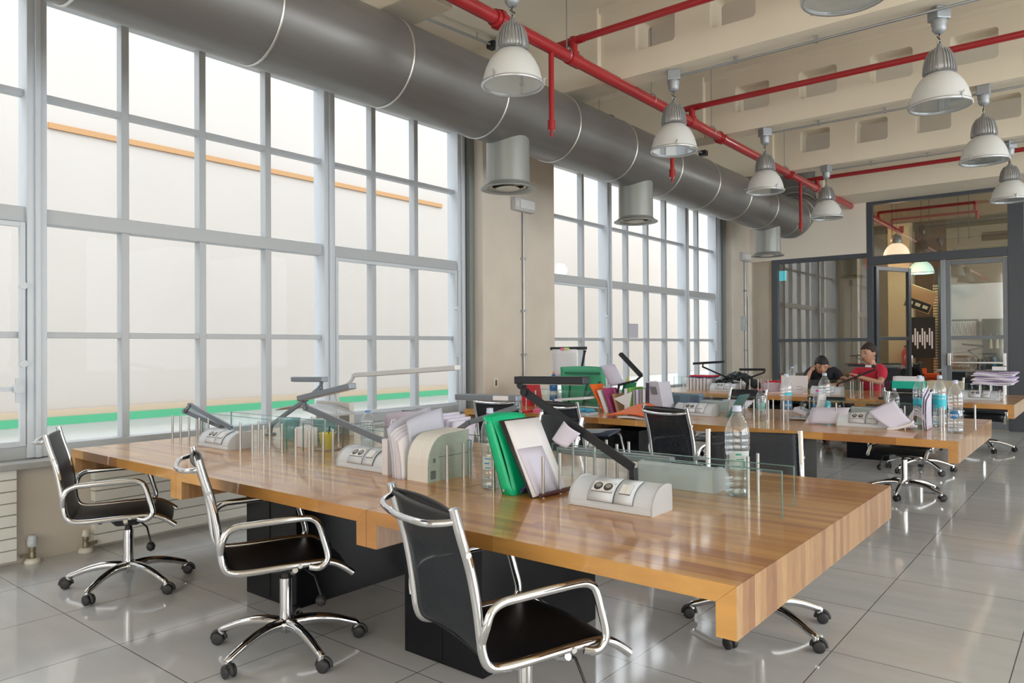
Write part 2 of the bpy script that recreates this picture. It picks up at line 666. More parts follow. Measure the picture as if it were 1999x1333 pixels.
def window(idx, ys, y_end0, y_end1, big, sashes):
    """ys: thin upright positions, big: wide upright positions"""
    root = bpy.data.objects.new('window_%d' % idx, None)
    C.objects.link(root)
    root['kind'] = 'structure'
    X0, X1 = -5.54, -5.46
    fr = MB()
    fr.box(X0 - 0.02, X1 + 0.03, y_end0, y_end1, 0.635, 0.715)     # bottom rail
    fr.box(X0 - 0.02, X1 + 0.03, y_end0, y_end1, 3.66, 3.76)       # head
    fr.box(X0 - 0.01, X1 + 0.02, y_end0, y_end1, 2.165, 2.265)     # heavy transom
    for z in (1.435, 3.01):
        fr.box(X0 + 0.01, X1, y_end0, y_end1, z - 0.021, z + 0.021)
    for y in ys:
        fr.box(X0 + 0.005, X1 + 0.005, y - 0.027, y + 0.027, 0.65, 3.7)
    fr.build('window_frame', WFRAME, root, bevel=0.004)
    bm = MB()
    for y in big:
        bm.box(X0 - 0.03, X1 + 0.05, y - 0.058, y + 0.058, 0.64, 3.74)
        bm.box(X1 + 0.05, X1 + 0.075, y - 0.016, y + 0.016, 0.64, 3.74)
    bm.build('mullion', WFRAME2, root, bevel=0.004)
    sm = MB()
    for (a, b, z0, z1) in sashes:
        w = 0.032
        sm.box(X1 + 0.006, X1 + 0.040, a, b, z0, z0 + w)
        sm.box(X1 + 0.006, X1 + 0.040, a, b, z1 - w, z1)
        sm.box(X1 + 0.006, X1 + 0.044, a, a + w, z0 - 0.002, z1 + 0.002)
        sm.box(X1 + 0.006, X1 + 0.044, b - w, b, z0 - 0.002, z1 + 0.002)
    sm.build('sash', WFRAME2, root, bevel=0.003)
    g = MB().box(-5.503, -5.497, y_end0, y_end1, 0.66, 3.72)
    g.build('pane', WGLASS, root)
    hd = MB()
    for (y, z) in [(s[1] - 0.02, 1.47) for s in sashes]:
        hd.box(X1 + 0.04, X1 + 0.062, y - 0.012, y + 0.012, z - 0.22, z + 0.28)
        for zz in (z - 0.22, z + 0.28):
            hd.cyl((X1 + 0.035, y, zz), (X1 + 0.075, y, zz), 0.024, 14)
    hd.build('window_handle', WFRAME2, root, bevel=0.002)
    return root


w1 = window(1, [0.62, 1.2, 2.352, 2.931, 3.506, 4.646, 5.203], -0.02, 5.98, [1.778, 4.099, 5.83, 0.05],
            [(0.12, 1.715, 0.72, 2.16), (4.165, 5.765, 0.72, 2.16)])
w2 = window(2, [8.264, 9.437, 10.049, 10.64, 11.822], 7.28, 12.79, [7.36, 8.869, 11.307, 12.52, 12.70],
            [(7.42, 8.80, 0.72, 2.16), (11.37, 12.45, 0.72, 2.16)])
# hopper bar across the lower part of the first casement
b = MB()
b.box(-5.43, -5.39, 0.1, 1.70, 1.075, 1.105)
b.cyl((-5.43, 1.66, 1.09), (-5.36, 1.66, 1.09), 0.03, 14)
b.box(-5.39, -5.37, 1.645, 1.675, 1.0, 1.16)
tag(b.build('window_stay_bar', WFRAME2), 'pale metal stay bar across the first casement at window edge', 'window bar')
tag(MB().box(-5.452, -5.448, 9.45, 9.72, 1.46, 1.67).build('taped_sheet', mat('sheet_grey', (0.55, 0.57, 0.66), 0.7)), 'pale sheet of paper taped on the far window', 'paper')
# dark guide channel beside each last upright
struct('trim_1', MB().box(-5.52, -5.36, 5.90, 5.98, 0.62, 3.74), mat('channel_grey', (0.22, 0.24, 0.23), 0.6))
struct('trim_2', MB().box(-5.52, -5.36, 12.66, 12.77, 0.62, 3.74), MATS['channel_grey'])

# radiators: ribbed white panels
def radiator(y0, y1, label):
    t = thing('radiator', label, 'radiator', (-5.30, y0, 0.0), group='wall radiators under the windows')
    L_ = y1 - y0
    body = MB()
    z = 0.03
    while z < 0.55:
        body.box(-0.035, 0.028, 0.0, L_, z, z + 0.066)
        z += 0.0725
    body.build('radiator_slat_panel', RAD, t, bevel=0.003)
    MB().box(-0.038, 0.015, 0.01, L_ - 0.01, 0.035, 0.60).build('back_panel', mat('rad_gap', (0.35, 0.36, 0.34), 0.6), t)
    return t


radiator(0.02, 1.62, 'white ribbed radiator at the left edge of the photo beside two valves')
radiator(2.07, 5.4, 'long white ribbed radiator behind and under the front table')
radiator(7.6, 12.3, 'white ribbed radiator below the far window behind middle table')


def valve(y, label, head):
    t = thing('radiator_valve', label, 'valve', (-5.26, y, 0.0))
    MB().lathe([(0.0, 0.0), (0.045, 0.0), (0.045, 0.012), (0.036, 0.03), (0.0, 0.03)], n=20).build('floor_collar', mat('collar_white', (0.8, 0.78, 0.7), 0.5), t)
    MB().lathe([(0.017, 0.03), (0.02, 0.06), (0.014, 0.07), (0.02, 0.08), (0.018, 0.1)], n=16).build('valve_body', mat('old_brass', (0.32, 0.28, 0.2), 0.45, 0.7), t)
    if head:
        m = MB().lathe([(0.014, 0.10), (0.026, 0.105), (0.028, 0.13), (0.025, 0.165), (0.018, 0.175), (0.0, 0.176)], n=20)
        for k in range(4):
            m.lathe([(0.029, 0.112 + k * 0.013), (0.030, 0.116 + k * 0.013), (0.029, 0.120 + k * 0.013)], n=20)
        m.build('valve_head', WFRAME2, t)
    else:
        MB().lathe([(0.012, 0.1), (0.02, 0.105), (0.022, 0.12), (0.016, 0.145), (0.0, 0.148)], n=18).build('valve_head', mat('collar_white', (0.8, 0.78, 0.7), 0.5), t)
    MB().cyl((0, 0, 0.05), (0, -0.06 if head else 0.07, 0.055), 0.012, 12).build('side_pipe', MATS['old_brass'], t)


valve(1.70, 'thermostatic radiator valve with tall silver head near left radiator', True)
valve(2.01, 'small cream capped radiator valve beside the long radiator', False)

# ------------------------------------------------------------------ beams with openings
def beam(idx, y0, y1, holes, zb=3.755):
    m = MB()
    top, z0h, z1h = ZC + 0.02, 3.975, 4.265
    xs = -5.34
    if holes:
        x = xs
        m.box(xs, 8.0, y0, y1, zb, z0h)
        m.box(xs, 8.0, y0, y1, z1h, top)
        hx = []
        xh = -3.26
        while xh < 7.6:
            hx.append((xh, xh + 0.385))
            xh += 0.705
        for a, b_ in hx:
            m.box(x, a, y0, y1, z0h, z1h)
            x = b_
        m.box(x, 8.0, y0, y1, z0h, z1h)
        # rounded corners of the openings
        for a, b_ in hx:
            for (cx, cz, sx_, sz) in ((a, z0h, 1, 1), (b_, z0h, -1, 1), (a, z1h, 1, -1), (b_, z1h, -1, -1)):
                r = 0.035
                pl = [(cx, cz)] + [(cx + sx_ * (r - r * sin(t)), cz + sz * (r - r * cos(t))) for t in [i * pi / 2 / 4 for i in range(5)]]
                m.prism(pl, 'y', y0, y1)
    else:
        m.box(xs, 8.0, y0, y1, zb, top)
    o = m.build('beam_%d' % idx, BEAM)
    o['kind'] = 'structure'
    # thicker bearing block next to the wall
    h = MB().box(-5.34, -3.62, y0 - 0.05, y1 + 0.05, zb - 0.004, top)
    h2 = h.build('beam_haunch_%d' % idx, BEAM, bevel=0.012)
    h2['kind'] = 'structure'
    c = MB().box(-5.34, 8.0, y0 - 0.035, y1 + 0.035, ZC - 0.05, ZC + 0.01)
    c2 = c.build('beam_top_lip_%d' % idx, BEAM)
    c2['kind'] = 'structure'
    return o


S = 2.27
for k in range(-2, 4):
    beam(k + 3, 5.80 + S * (k - 1), 6.04 + S * (k - 1), True)
beam(7, 12.70, 13.72, False, 3.77)

# ------------------------------------------------------------------ end partition (steel and glass)
YP = 13.6
def fbox(m, x0, x1, z0, z1, d0=0.0, d1=0.09):
    k = len(m.v) // 8
    m.box(x0, x1, YP + d0 - 0.0016 * k, YP + d1 + 0.0011 * k, z0, z1)


wp = MB()
fbox(wp, -5.34, -3.16, 2.90, 3.80, 0.0, 0.12)
struct('wall_partition_upper', wp, mat('partition_white', (0.78, 0.735, 0.65), 0.8))
fm = MB()
fbox(fm, -4.83, -4.72, 0.0, 2.90)
fbox(fm, -4.83, -3.16, 2.83, 2.91)
fbox(fm, -3.20, -3.10, 0.0, 3.78)
fbox(fm, -4.76, -3.15, 1.40, 1.455)
fbox(fm, -4.76, -3.15, 0.0, 0.12)
fbox(fm, -3.16, -0.98, 2.70, 2.84)
fbox(fm, -3.16, -0.98, 3.72, 3.80)
fbox(fm, -1.19, -0.98, 0.0, 3.78)
fbox(fm, -0.98, 8.0, 0.0, 0.10)
fbox(fm, -0.98, 8.0, 2.70, 2.84)
fbox(fm, 0.30, 0.45, 0.0, 3.78)
fbox(fm, 2.2, 2.35, 0.0, 3.78)
fbox(fm, 4.2, 4.35, 0.0, 3.78)
fbox(fm, 6.2, 6.35, 0.0, 3.78)
struct('trim_partition_frame', fm, DARKF, bevel=0.004)
gp = MB()
gp.box(-4.72, -3.20, YP + 0.04, YP + 0.046, 0.1, 2.84)
gp.box(-3.10, -1.19, YP + 0.04, YP + 0.046, 2.84, 3.73)
gp.box(-0.98, 8.0, YP + 0.04, YP + 0.046, 0.1, 3.75)
o = struct('window_3', gp, DGLASS)

# doors
def door_leaf(name, label, loc, rz, w, openleaf):
    r = bpy.data.objects.new(name, None)
    C.objects.link(r)
    r['kind'] = 'structure'
    r['label'] = label
    r.location = loc
    r.rotation_euler = (0, 0, rz)
    m = MB()
    t = 0.07
    m.box(0, t, -0.024, 0.034, 0.01, 2.68)
    m.box(w - t, w, -0.024, 0.034, 0.01, 2.68)
    m.box(t, w - t, -0.02, 0.03, 2.61, 2.68)
    m.box(t, w - t, -0.02, 0.03, 0.01, 0.30)
    m.box(t, w - t, -0.02, 0.03, 1.415, 1.475)
    m.build('door_frame', DARKF if openleaf else mat('door_grey', (0.19, 0.21, 0.23), 0.4, 0.4), r, bevel=0.003)
    MB().box(t, w - t, 0.002, 0.008, 0.30, 2.61).build('pane', DGLASS, r)
    hb = MB()
    if openleaf:
        hb.cyl((w - 0.05, -0.06, 0.95), (w - 0.05, -0.06, 1.15), 0.014)
    else:
        hb.bar((0.06, -0.07, 1.05), (w - 0.06, -0.07, 1.05), 0.03, 0.03)
        for xx in (0.05, w - 0.05):
            hb.box(xx - 0.022, xx + 0.022, -0.10, -0.02, 1.0, 1.20)
    hb.build('door_handle', CHROME if openleaf else ALU, r, bevel=0.004)
    return r


door_leaf('door_1', 'grey framed glass door leaf closed beside the open one', (-2.03, YP + 0.03, 0), 0, 0.84, False)
door_leaf('door_2', 'dark framed glass door leaf standing open into the back room', (-3.08, YP + 0.05, 0), radians(66), 0.92, True)
struct('trim_door_post', MB().box(-2.10, -2.03, YP, YP + 0.08, 0, 2.72), mat('post_grey', (0.30, 0.33, 0.36), 0.35, 0.5), bevel=0.004)

# ------------------------------------------------------------------ round duct
ZD, XD, RD = 3.40, -4.05, 0.318
dt = thing('ventilation_duct', 'large grey round ventilation duct running above the windows', 'duct')
m = MB()
path = [(XD, -4.9, ZD), (XD, 4.0, ZD), (XD, 9.0, ZD), (XD, 12.15, ZD)]
for k in range(1, 9):
    a = k * pi / 2 / 8
    path.append((XD, 12.15 + 0.62 * sin(a), ZD + 0.62 * (1 - cos(a))))
path.append((XD, 12.77, ZC + 0.05))
m.tube(path, RD, 48, caps=True)
m.build('duct_pipe', DUCT, dt)
rings = MB()
RSTART = []


def RING_OF(i):
    k = 0
    for j, s0 in enumerate(RSTART):
        if i >= s0:
            k = j
    return k


y = 1.47 - 1.04 * 5
while y < 12.2:
    RSTART.append(len(rings.v))
    rings.lathe([(RD + 0.001, -0.008), (RD + 0.007, -0.006), (RD + 0.007, 0.006), (RD + 0.001, 0.008)], n=48)
    n = 48 * 4
    for q in range(len(rings.v) - n, len(rings.v)):
        x_, y_, z_ = rings.v[q]
        rings.v[q] = (XD + x_, y + z_, ZD + y_)
    y += 1.04
for a0 in (0.25, 0.65, 1.05, 1.4):
    cyy, czz = 12.15 + 0.62 * sin(a0), ZD + 0.62 * (1 - cos(a0))
    st = len(rings.v)
    RSTART.append(st)
    rings.lathe([(RD + 0.001, -0.004), (RD + 0.005, 0), (RD + 0.001, 0.004)], n=48)
    for q in range(st, len(rings.v)):
        x_, y_, z_ = rings.v[q]
        rings.v[q] = (XD + x_, cyy + z_ * cos(a0) - y_ * sin(a0), czz + z_ * sin(a0) + y_ * cos(a0))
st_f = {}
for f, sm_f in zip(rings.f, rings.sm):
    st_f.setdefault(RING_OF(min(f)), []).append(f)
for key in sorted(st_f):
    ids = sorted({i for f in st_f[key] for i in f})
    mp_ = {i: k for k, i in enumerate(ids)}
    one = MB()
    one.add([rings.v[i] for i in ids], [tuple(mp_[i] for i in f) for f in st_f[key]], True)
    one.build('duct_seam_strap', STRAP, dt)
for yy in (4.96, 7.19, 11.25):
    o1 = MB().lathe([(0.188, 0.75), (0.188, 0.045)], (XD, yy, 2.70), 40)
    o1.lathe([(0.188, 0.06), (0.192, 0.05), (0.225, 0.022), (0.240, 0.016), (0.240, 0.008), (0.19, 0.012), (0.150, 0.05)], (XD, yy, 2.70), 40)
    o1.box(XD - 0.012, XD + 0.012, yy - 0.1905, yy - 0.186, 2.76, 3.08)
    oo = o1.build('outlet', DUCTL, dt)
    o2 = MB().lathe([(0.0, 0.0), (0.085, 0.004), (0.10, 0.012), (0.06, 0.03), (0.0, 0.04)], (XD, yy, 2.705), 30)
    o2.lathe([(0.155, 0.04), (0.17, 0.02), (0.135, 0.03), (0.155, 0.04)], (XD, yy, 2.705), 30)
    o2.box(XD - 0.15, XD + 0.15, yy - 0.012, yy + 0.012, 2.73, 2.745)
    o2.build('diffuser_disc', mat('diffuser_cream', (0.6, 0.58, 0.5), 0.5), oo)
hg = MB()
for yy in (3.68, 5.95, 8.22, 10.49):
    hg.cyl((XD, yy - 0.02, ZD + RD - 0.02), (XD, yy - 0.02, 3.80), 0.006, 8)
hg.build('hanger_rod', GALV, dt)

# ------------------------------------------------------------------ sprinkler pipes
XP, ZP = -3.45, 3.735
sp = thing('sprinkler_pipe', 'red sprinkler main pipe with branches running under the beams', 'pipe')
MB().cyl((XP, -4.9, ZP), (XP, 13.6, ZP), 0.050, 20).build('main_pipe', RED, sp)
for yy in (4.13, 8.1, 10.45):
    cl = MB()
    cl.cyl((XP, yy - 0.06, ZP), (XP, yy + 0.06, ZP), 0.062, 18)
    cl.cyl((XP, yy - 0.02, ZP), (XP, yy + 0.02, ZP), 0.076, 8)
    cl.build('coupling', RED, sp)
def branch(y, x1, drops, label_end=None):
    b_ = MB()
    zb = ZP + 0.155
    b_.cyl((XP - 0.22, y, zb), (x1, y, zb), 0.030, 14)
    b_.cyl((XP, y, ZP), (XP, y, zb), 0.034, 14)
    b_.cyl((XP, y - 0.075, ZP), (XP, y + 0.075, ZP), 0.058, 16)
    b_.cyl((XP, y, ZP + 0.035), (XP, y, ZP + 0.06), 0.05, 8)
    b_.cyl((XP + 0.06, y, zb), (XP + 0.10, y, zb), 0.034, 14)
    b_.cyl((XP - 0.05, y, zb), (XP + 0.05, y, zb), 0.034, 14)
    for (dx, zt, z2) in drops:
        b_.cyl((dx, y, zt), (dx, y, z2), 0.024, 12)
        b_.cyl((dx, y, z2), (dx, y, z2 + 0.05), 0.031, 12)
        if zt < 3.95:
            b_.lathe([(0.0, 0.035), (0.034, 0.03), (0.034, -0.03), (0.0, -0.035)], (dx, y, zb), 12)
    br_ = b_.build('branch_pipe', RED, sp)
    h_ = MB()
    for (dx, zt, z2) in drops:
        h_.cyl((dx, y, z2), (dx, y, z2 - 0.018), 0.014, 10)
        h_.cyl((dx - 0.009, y, z2 - 0.018), (dx - 0.009, y, z2 - 0.05), 0.003, 6)
        h_.cyl((dx + 0.009, y, z2 - 0.018), (dx + 0.009, y, z2 - 0.05), 0.003, 6)
        h_.cyl((dx, y, z2 - 0.05), (dx, y, z2 - 0.053), 0.017, 12)
    h_.build('sprinkler_head', mat('brass', (0.5, 0.42, 0.25), 0.35, 0.9), br_)


branch(5.10, 7.0, [(-3.45, 3.735, 3.735)])
branch(7.35, -0.12, [(-0.12, 3.89, 3.20)])
branch(11.72, 3.0, [])
for yy, xx, z0, z1 in ((4.78, XP, 3.73, 3.03), (6.88, XP, 3.73, 3.02), (10.93, XP, 3.73, 2.99)):
    dr = MB()
    dr.cyl((xx, yy, z0), (xx, yy, z1 + 0.05), 0.022, 12)
    dr.cyl((xx, yy, z1 + 0.12), (xx, yy, z1 + 0.04), 0.031, 12)
    dr.cyl((xx, yy, z1 + 0.04), (xx, yy, z1 - 0.01), 0.012, 8)
    dr.build('drop_pipe', RED, sp)
pr = MB()
for yy in (5.0, 6.45, 7.85, 10.25):
    pr.cyl((XP, yy, ZP + 0.04), (XP, yy, 4.45), 0.005, 8)
    pr.tube([(XP + 0.05 * sin(a), yy, ZP + 0.012 + 0.058 * cos(a)) for a in [i * 2 * pi / 16 for i in range(16)]], 0.005, 6, closed=True)
pr.build('hanger_rod', GALV, sp)
# second drop at the far right, from a pipe above
sp2 = thing('sprinkler_drop', 'short red sprinkler drop hanging from ceiling at top right corner', 'pipe', (-0.24, 6.35, 0))
MB().cyl((0, 0, 4.45), (0, 0, 3.62), 0.026, 14).build('pipe', RED, sp2)
mm_ = MB().cyl((0, 0, 3.70), (0, 0, 3.61), 0.036, 12)
mm_.cyl((0, 0, 3.61), (0, 0, 3.56), 0.014, 10)
mm_.build('sprinkler_head', MATS['brass'], sp2)

# ------------------------------------------------------------------ emergency lights with conduit on the piers
def emergency(y, z, label, cond_low):
    t = thing('emergency_light', label, 'emergency light', (-5.236, y, z), group='emergency lights on the pillars')
    MB().box(0.0, 0.07, -0.18, 0.18, -0.075, 0.075).build('housing', mat('em_grey', (0.55, 0.56, 0.57), 0.5), t, bevel=0.008)
    MB().box(0.07, 0.082, -0.10, 0.165, -0.045, 0.055).build('lens', mat('em_lens', (0.75, 0.76, 0.78), 0.3), t, bevel=0.004)
    MB().box(0.07, 0.075, -0.17, -0.12, -0.03, 0.03).build('end_plate', mat('em_end', (0.7, 0.71, 0.73), 0.5), t)
    c = thing('wall_conduit', 'thin grey conduit pipe below %s' % label.replace('the ', ''), 'conduit', (-5.236, y, 0))
    mm = MB().cyl((0.02, 0.02, cond_low), (0.02, 0.02, z - 0.075), 0.011, 10)
    mm.build('conduit_pipe', GALV, c)
    for zz in (1.25, 1.75, 2.35):
        m3 = MB()
        m3.box(0.0, 0.036, -0.012, 0.052, zz - 0.012, zz + 0.012)
        m3.build('saddle_clip', GALV, c)
    return t


emergency(6.64, 2.96, 'grey emergency light on first pillar', 0.6)
emergency(13.28, 2.97, 'small grey emergency light on far pillar', 0.6)
sb = thing('wall_socket', 'cream wall socket plate low on the first pillar', 'socket', (-5.236, 6.17, 0.945))
MB().box(0, 0.012, -0.045, 0.045, -0.06, 0.06).build('face_plate', mat('plate_cream', (0.72, 0.68, 0.6), 0.5), sb, bevel=0.003)
MB().box(0.012, 0.016, -0.012, 0.012, -0.03, 0.03).build('outlet_hole', SOCK, sb)
js = thing('junction_box', 'small grey junction box with second conduit on far pillar', 'junction box', (-5.235, 13.2, 1.75))
MB().box(0, 0.05, -0.06, 0.06, -0.13, 0.13).build('box_body', mat('jb', (0.5, 0.56, 0.6), 0.5), js, bevel=0.006)
MB().cyl((0.02, 0.25, -1.1), (0.02, 0.25, 0.5), 0.01, 8).build('side_conduit', GALV, js)

# ceiling conduits with sensor ends between beams
for (x0, y0, y1, z, lb) in ((-4.95, 4.0, 5.6, 4.38, 'first'), (-4.75, 6.25, 7.5, 4.05, 'second'), (-4.4, 8.5, 9.35, 3.95, 'third')):
    t = thing('ceiling_conduit', 'thin grey conduit with black end, %s bay above the duct' % lb, 'conduit', (x0, y0, z))
    MB().cyl((0, 0, 0), (0.15, y1 - y0, 0), 0.013, 8).build('conduit_pipe', GALV, t)
    MB().box(0.10, 0.20, y1 - y0, y1 - y0 + 0.09, -0.035, 0.035).build('sensor', BLACKP, t, bevel=0.008)
    MB().cyl((0.05, 0.3, 0), (0.05, 0.3, 4.45 - z), 0.006, 6).build('hanger_rod', GALV, t)
    MB().cyl((0.12, (y1 - y0) * 0.9, 0), (0.12, (y1 - y0) * 0.9, 4.45 - z), 0.006, 6).build('hanger_rod', GALV, t)

# ------------------------------------------------------------------ pendant lamps
def make_pendant(y, x, label):
    t = thing('pendant_lamp', label, 'pendant lamp', (x, y, 0), group='industrial bell pendants')
    zr = 3.045
    MB().box(-0.055, 0.055, -0.055, 0.055, 3.665, 3.755).build('junction_box', mat('cast_grey', (0.36, 0.39, 0.42), 0.45, 0.5), t, bevel=0.008)
    b = MB().lathe([(0.05, 3.665), (0.052, 3.64), (0.045, 3.62), (0.047, 3.60), (0.03, 3.575), (0.0, 3.57)], n=24)
    b.build('gland', MATS['cast_grey'], t)
    c = MB().tube([(0, 0, 3.58), (0.006, 0, 3.565), (-0.018, 0, 3.55), (0.014, 0.01, 3.53), (0.004, 0, 3.50)], 0.004, 8)
    c.cyl((0, 0, 3.58), (0, 0, 3.49), 0.0025, 6)
    c.build('cable', BLACKP, t)
    hs = MB().lathe([(0.0, 3.505), (0.012, 3.50), (0.022, 3.475), (0.055, 3.45), (0.085, 3.40), (0.098, 3.34), (0.101, 3.30), (0.092, 3.285), (0.07, 3.28)], n=36)
    for k in range(30):
        a = 2 * pi * k / 30
        if k % 10 == 0:
            continue
        pr_ = [(0.066, 3.45), (0.094, 3.40), (0.107, 3.34), (0.111, 3.285), (0.095, 3.28), (0.088, 3.35), (0.07, 3.42)]
        th = 0.0035
        cs, sn = cos(a), sin(a)
        vs_ = [(r * cs - sgn * th * sn, r * sn + sgn * th * cs, z) for sgn in (-1, 1) for r, z in pr_]
        n = len(pr_)
        hs.add(vs_, [tuple(range(n))[::-1], tuple(range(n, 2 * n))] + [(i, (i + 1) % n, n + (i + 1) % n, n + i) for i in range(n)])
    hs.tube([(0.014 * cos(a), 0, 3.508 + 0.014 * sin(a)) for a in [i * 2 * pi / 10 for i in range(10)]], 0.004, 6, closed=True)
    hs.build('ballast_housing', mat('cast_silver', (0.42, 0.43, 0.44), 0.38, 0.5), t)
    prof = [(0.196, zr + 0.012), (0.196, zr + 0.03), (0.190, zr + 0.06), (0.176, zr + 0.11), (0.155, zr + 0.155), (0.128, zr + 0.195), (0.100, zr + 0.222), (0.080, zr + 0.238)]
    inner = [(r - 0.004, z - 0.003) for r, z in prof[::-1]]
    MB().lathe(prof + inner, n=48).build('glass_shade', FROST, t)
    rim = MB().lathe([(0.190, zr), (0.200, zr - 0.004), (0.207, zr + 0.004), (0.207, zr + 0.016), (0.198, zr + 0.02), (0.190, zr + 0.014), (0.190, zr)], n=48)
    rim.build('rim_ring', mat('rim_metal', (0.62, 0.64, 0.66), 0.3, 0.6), t)
    MB().lathe([(0.0, zr + 0.008), (0.191, zr + 0.008)], n=48).build('lens', LENS, t)
    rf = MB().lathe([(0.055, zr + 0.20), (0.058, zr + 0.13), (0.0, zr + 0.125)], n=24)
    rf.build('bulb_cover', mat('bulb_dark', (0.16, 0.17, 0.18), 0.4, 0.3), t)
    cp = MB()
    for k in range(3):
        a = 0.6 + 2 * pi * k / 3
        cp.bar((0.206 * cos(a), 0.206 * sin(a), zr - 0.002), (0.204 * cos(a), 0.204 * sin(a), zr + 0.045), 0.012, 0.008)
        cp.bar((0.198 * cos(a), 0.198 * sin(a), zr + 0.03), (0.222 * cos(a), 0.222 * sin(a), zr + 0.05), 0.006, 0.006)
    cp.build('clip', MATS['rim_metal'], t)
    return t


pend = make_pendant(3.75, -3.02, 'white glass bell pendant lamp nearest the round duct, top centre of photo')
WORDS = ['second', 'third', 'fourth']
for k in range(3):
    dup(pend, ((-2.95, -2.955, -2.93)[k], (5.92, 8.15, 10.36)[k], 0), 0.4 * k + 0.5,
        'white bell pendant lamp beside red main pipe, %s from the camera in the window row' % WORDS[k])
for k, nm in enumerate(('cropped by the top edge', 'largest fully seen in the aisle row', 'third in the aisle row', 'last in the aisle row')):
    dup(pend, ((-0.99, -0.925, -0.887, -0.894)[k], (3.84, 6.04, 8.13, 10.55)[k], 0), 0.8 * k, 'white bell pendant lamp over the aisle, %s' % nm)
# conduits feeding the boxes
for k in range(4):
    yy = (3.69 + 2.267 * k)
    t = thing('lamp_conduit', 'thin galvanised conduit under beam %s feeding the pendants' % ('nearest camera', 'with second pendant', 'with third pendant', 'with fourth pendant')[k], 'conduit', (0, yy, 0))
    MB().cyl((-2.93, 0, 3.715), (7.5, 0, 3.715), 0.011, 10).build('conduit_pipe', GALV, t)
    for xx in (-2.4, -1.75, -0.3, 0.8):
        cc = MB()
        cc.box(xx - 0.01, xx + 0.01, -0.016, 0.016, 3.70, 3.757)
        cc.build('saddle_clip', GALV, t)

# ------------------------------------------------------------------ street side
ow = MB().box(-10.3, -10.0, -14, 30, 0.55, 6.2)
struct('wall_outside_opposite', ow, CREAMOUT)
struct('trim_outside_cornice', MB().box(-10.02, -9.97, 3.4, 10.2, 4.03, 4.10), mat('ochre_band', (0.42, 0.24, 0.11), 0.8))
struct('trim_outside_band_ochre', MB().box(-10.06, -9.94, 2.7, 10.6, 0.52, 0.60), mat('ochre_pale', (0.46, 0.37, 0.27), 0.8))
struct('trim_outside_band_green', MB().box(-10.08, -9.92, 2.7, 11.2, 0.42, 0.52), mat('green_awning', (0.07, 0.36, 0.19), 0.7))
struct('wall_outside_base', MB().box(-10.3, -10.02, -14, 30, -0.6, 0.55), mat('outside_white', (0.62, 0.63, 0.62), 0.8))
struct('ground_outside', MB().box(-14, -5.72, -14, 30, -0.75, -0.6), mat('outside_paving', (0.55, 0.55, 0.53), 0.9))

# ------------------------------------------------------------------ desks
ZT = 0.73
YF, YM, YB = 1.807, 2.66, 3.513
XS = [(-2.175, -0.736), (-3.635, -2.175), (-4.944, -3.635)]
TAB = ['front', 'middle', 'rear']
MODN = ['aisle end', 'centre', 'window end']
DY = 3.54
for ti in range(3):
    for mi, (x0, x1) in enumerate(XS):
        for si, (y0, y1) in enumerate(((YF, YM), (YM, YB))):
            side = 'near half' if si == 0 else 'far half'
            oy = ti * DY
            t = thing('work_desk', 'oak stave desk module at the %s, %s of the %s table' % (MODN[mi], side, TAB[ti]), 'desk',
                      (0, 0, 0), group='butcher block desk modules')
            e = 0.0012
            xa, xb, ya, yb = x0 + e, x1 - e, y0 + oy + e, y1 + oy - e
            MB().prism([(xa, ZT), (xa + 0.056, ZT - 0.05), (xb - 0.056, ZT - 0.05), (xb, ZT)], 'y', ya, yb).build('tabletop', WOOD, t)
            for q, sg in ((xa, 1), (xb, -1)):
                MB().prism([(q, ZT - 0.0008), (q + sg * 0.056, ZT - 0.0508), (q + sg * 0.056, ZT - 0.14), (q, ZT - 0.14)], 'y', ya, yb).build('end_apron', WOOD, t)
            MB().box(x0 + 0.08, x1 - 0.08, y0 + oy + (0.7 if si == 0 else 0.08), y0 + oy + (0.76 if si == 0 else 0.14), ZT - 0.13, ZT - 0.052).build('under_rail', DARKF, t)
    for pi_, (a, b_) in enumerate(((-2.43, -1.97), (-3.70, -3.24))):
        p = thing('desk_pedestal', 'black laminate cable pedestal, %s, under the %s table' % (('aisle side', 'window side')[pi_], TAB[ti]), 'pedestal',
                  ((a + b_) / 2, 2.655 + ti * DY, 0), group='black pedestals under the tables')
        MB().box(-0.23, 0.23, -0.42, 0.42, 0.0, 0.588).build('carcass', PED, p, bevel=0.003)
        MB().box(-0.006, 0.0, -0.423, -0.419, 0.02, 0.58).build('door_gap', mat('gap_black', (0.003, 0.003, 0.003), 0.8), p)

# ------------------------------------------------------------------ chairs
def smooth_path(pts, n=4):
    out = []
    P = [Vector(p) for p in pts]
    for i in range(len(P) - 1):
        p0 = P[max(i - 1, 0)]
        p1, p2 = P[i], P[i + 1]
        p3 = P[min(i + 2, len(P) - 1)]
        for k in range(n):
            t = k / n
            out.append(0.5 * ((2 * p1) + (-p0 + p2) * t + (2 * p0 - 5 * p1 + 4 * p2 - p3) * t * t + (-p0 + 3 * p1 - 3 * p2 + p3) * t ** 3))
    out.append(P[-1])
    return out


SIDE = [(-0.372, 0.895), (-0.352, 0.82), (-0.322, 0.72), (-0.302, 0.62), (-0.290, 0.53), (-0.283, 0.48), (-0.268, 0.445), (-0.235, 0.428), (-0.16, 0.425), (-0.02, 0.43), (0.10, 0.432), (0.155, 0.425), (0.20, 0.402), (0.245, 0.368)]


def sling_pts(n=5):
    return smooth_path([(0, a, b_) for a, b_ in SIDE], n)


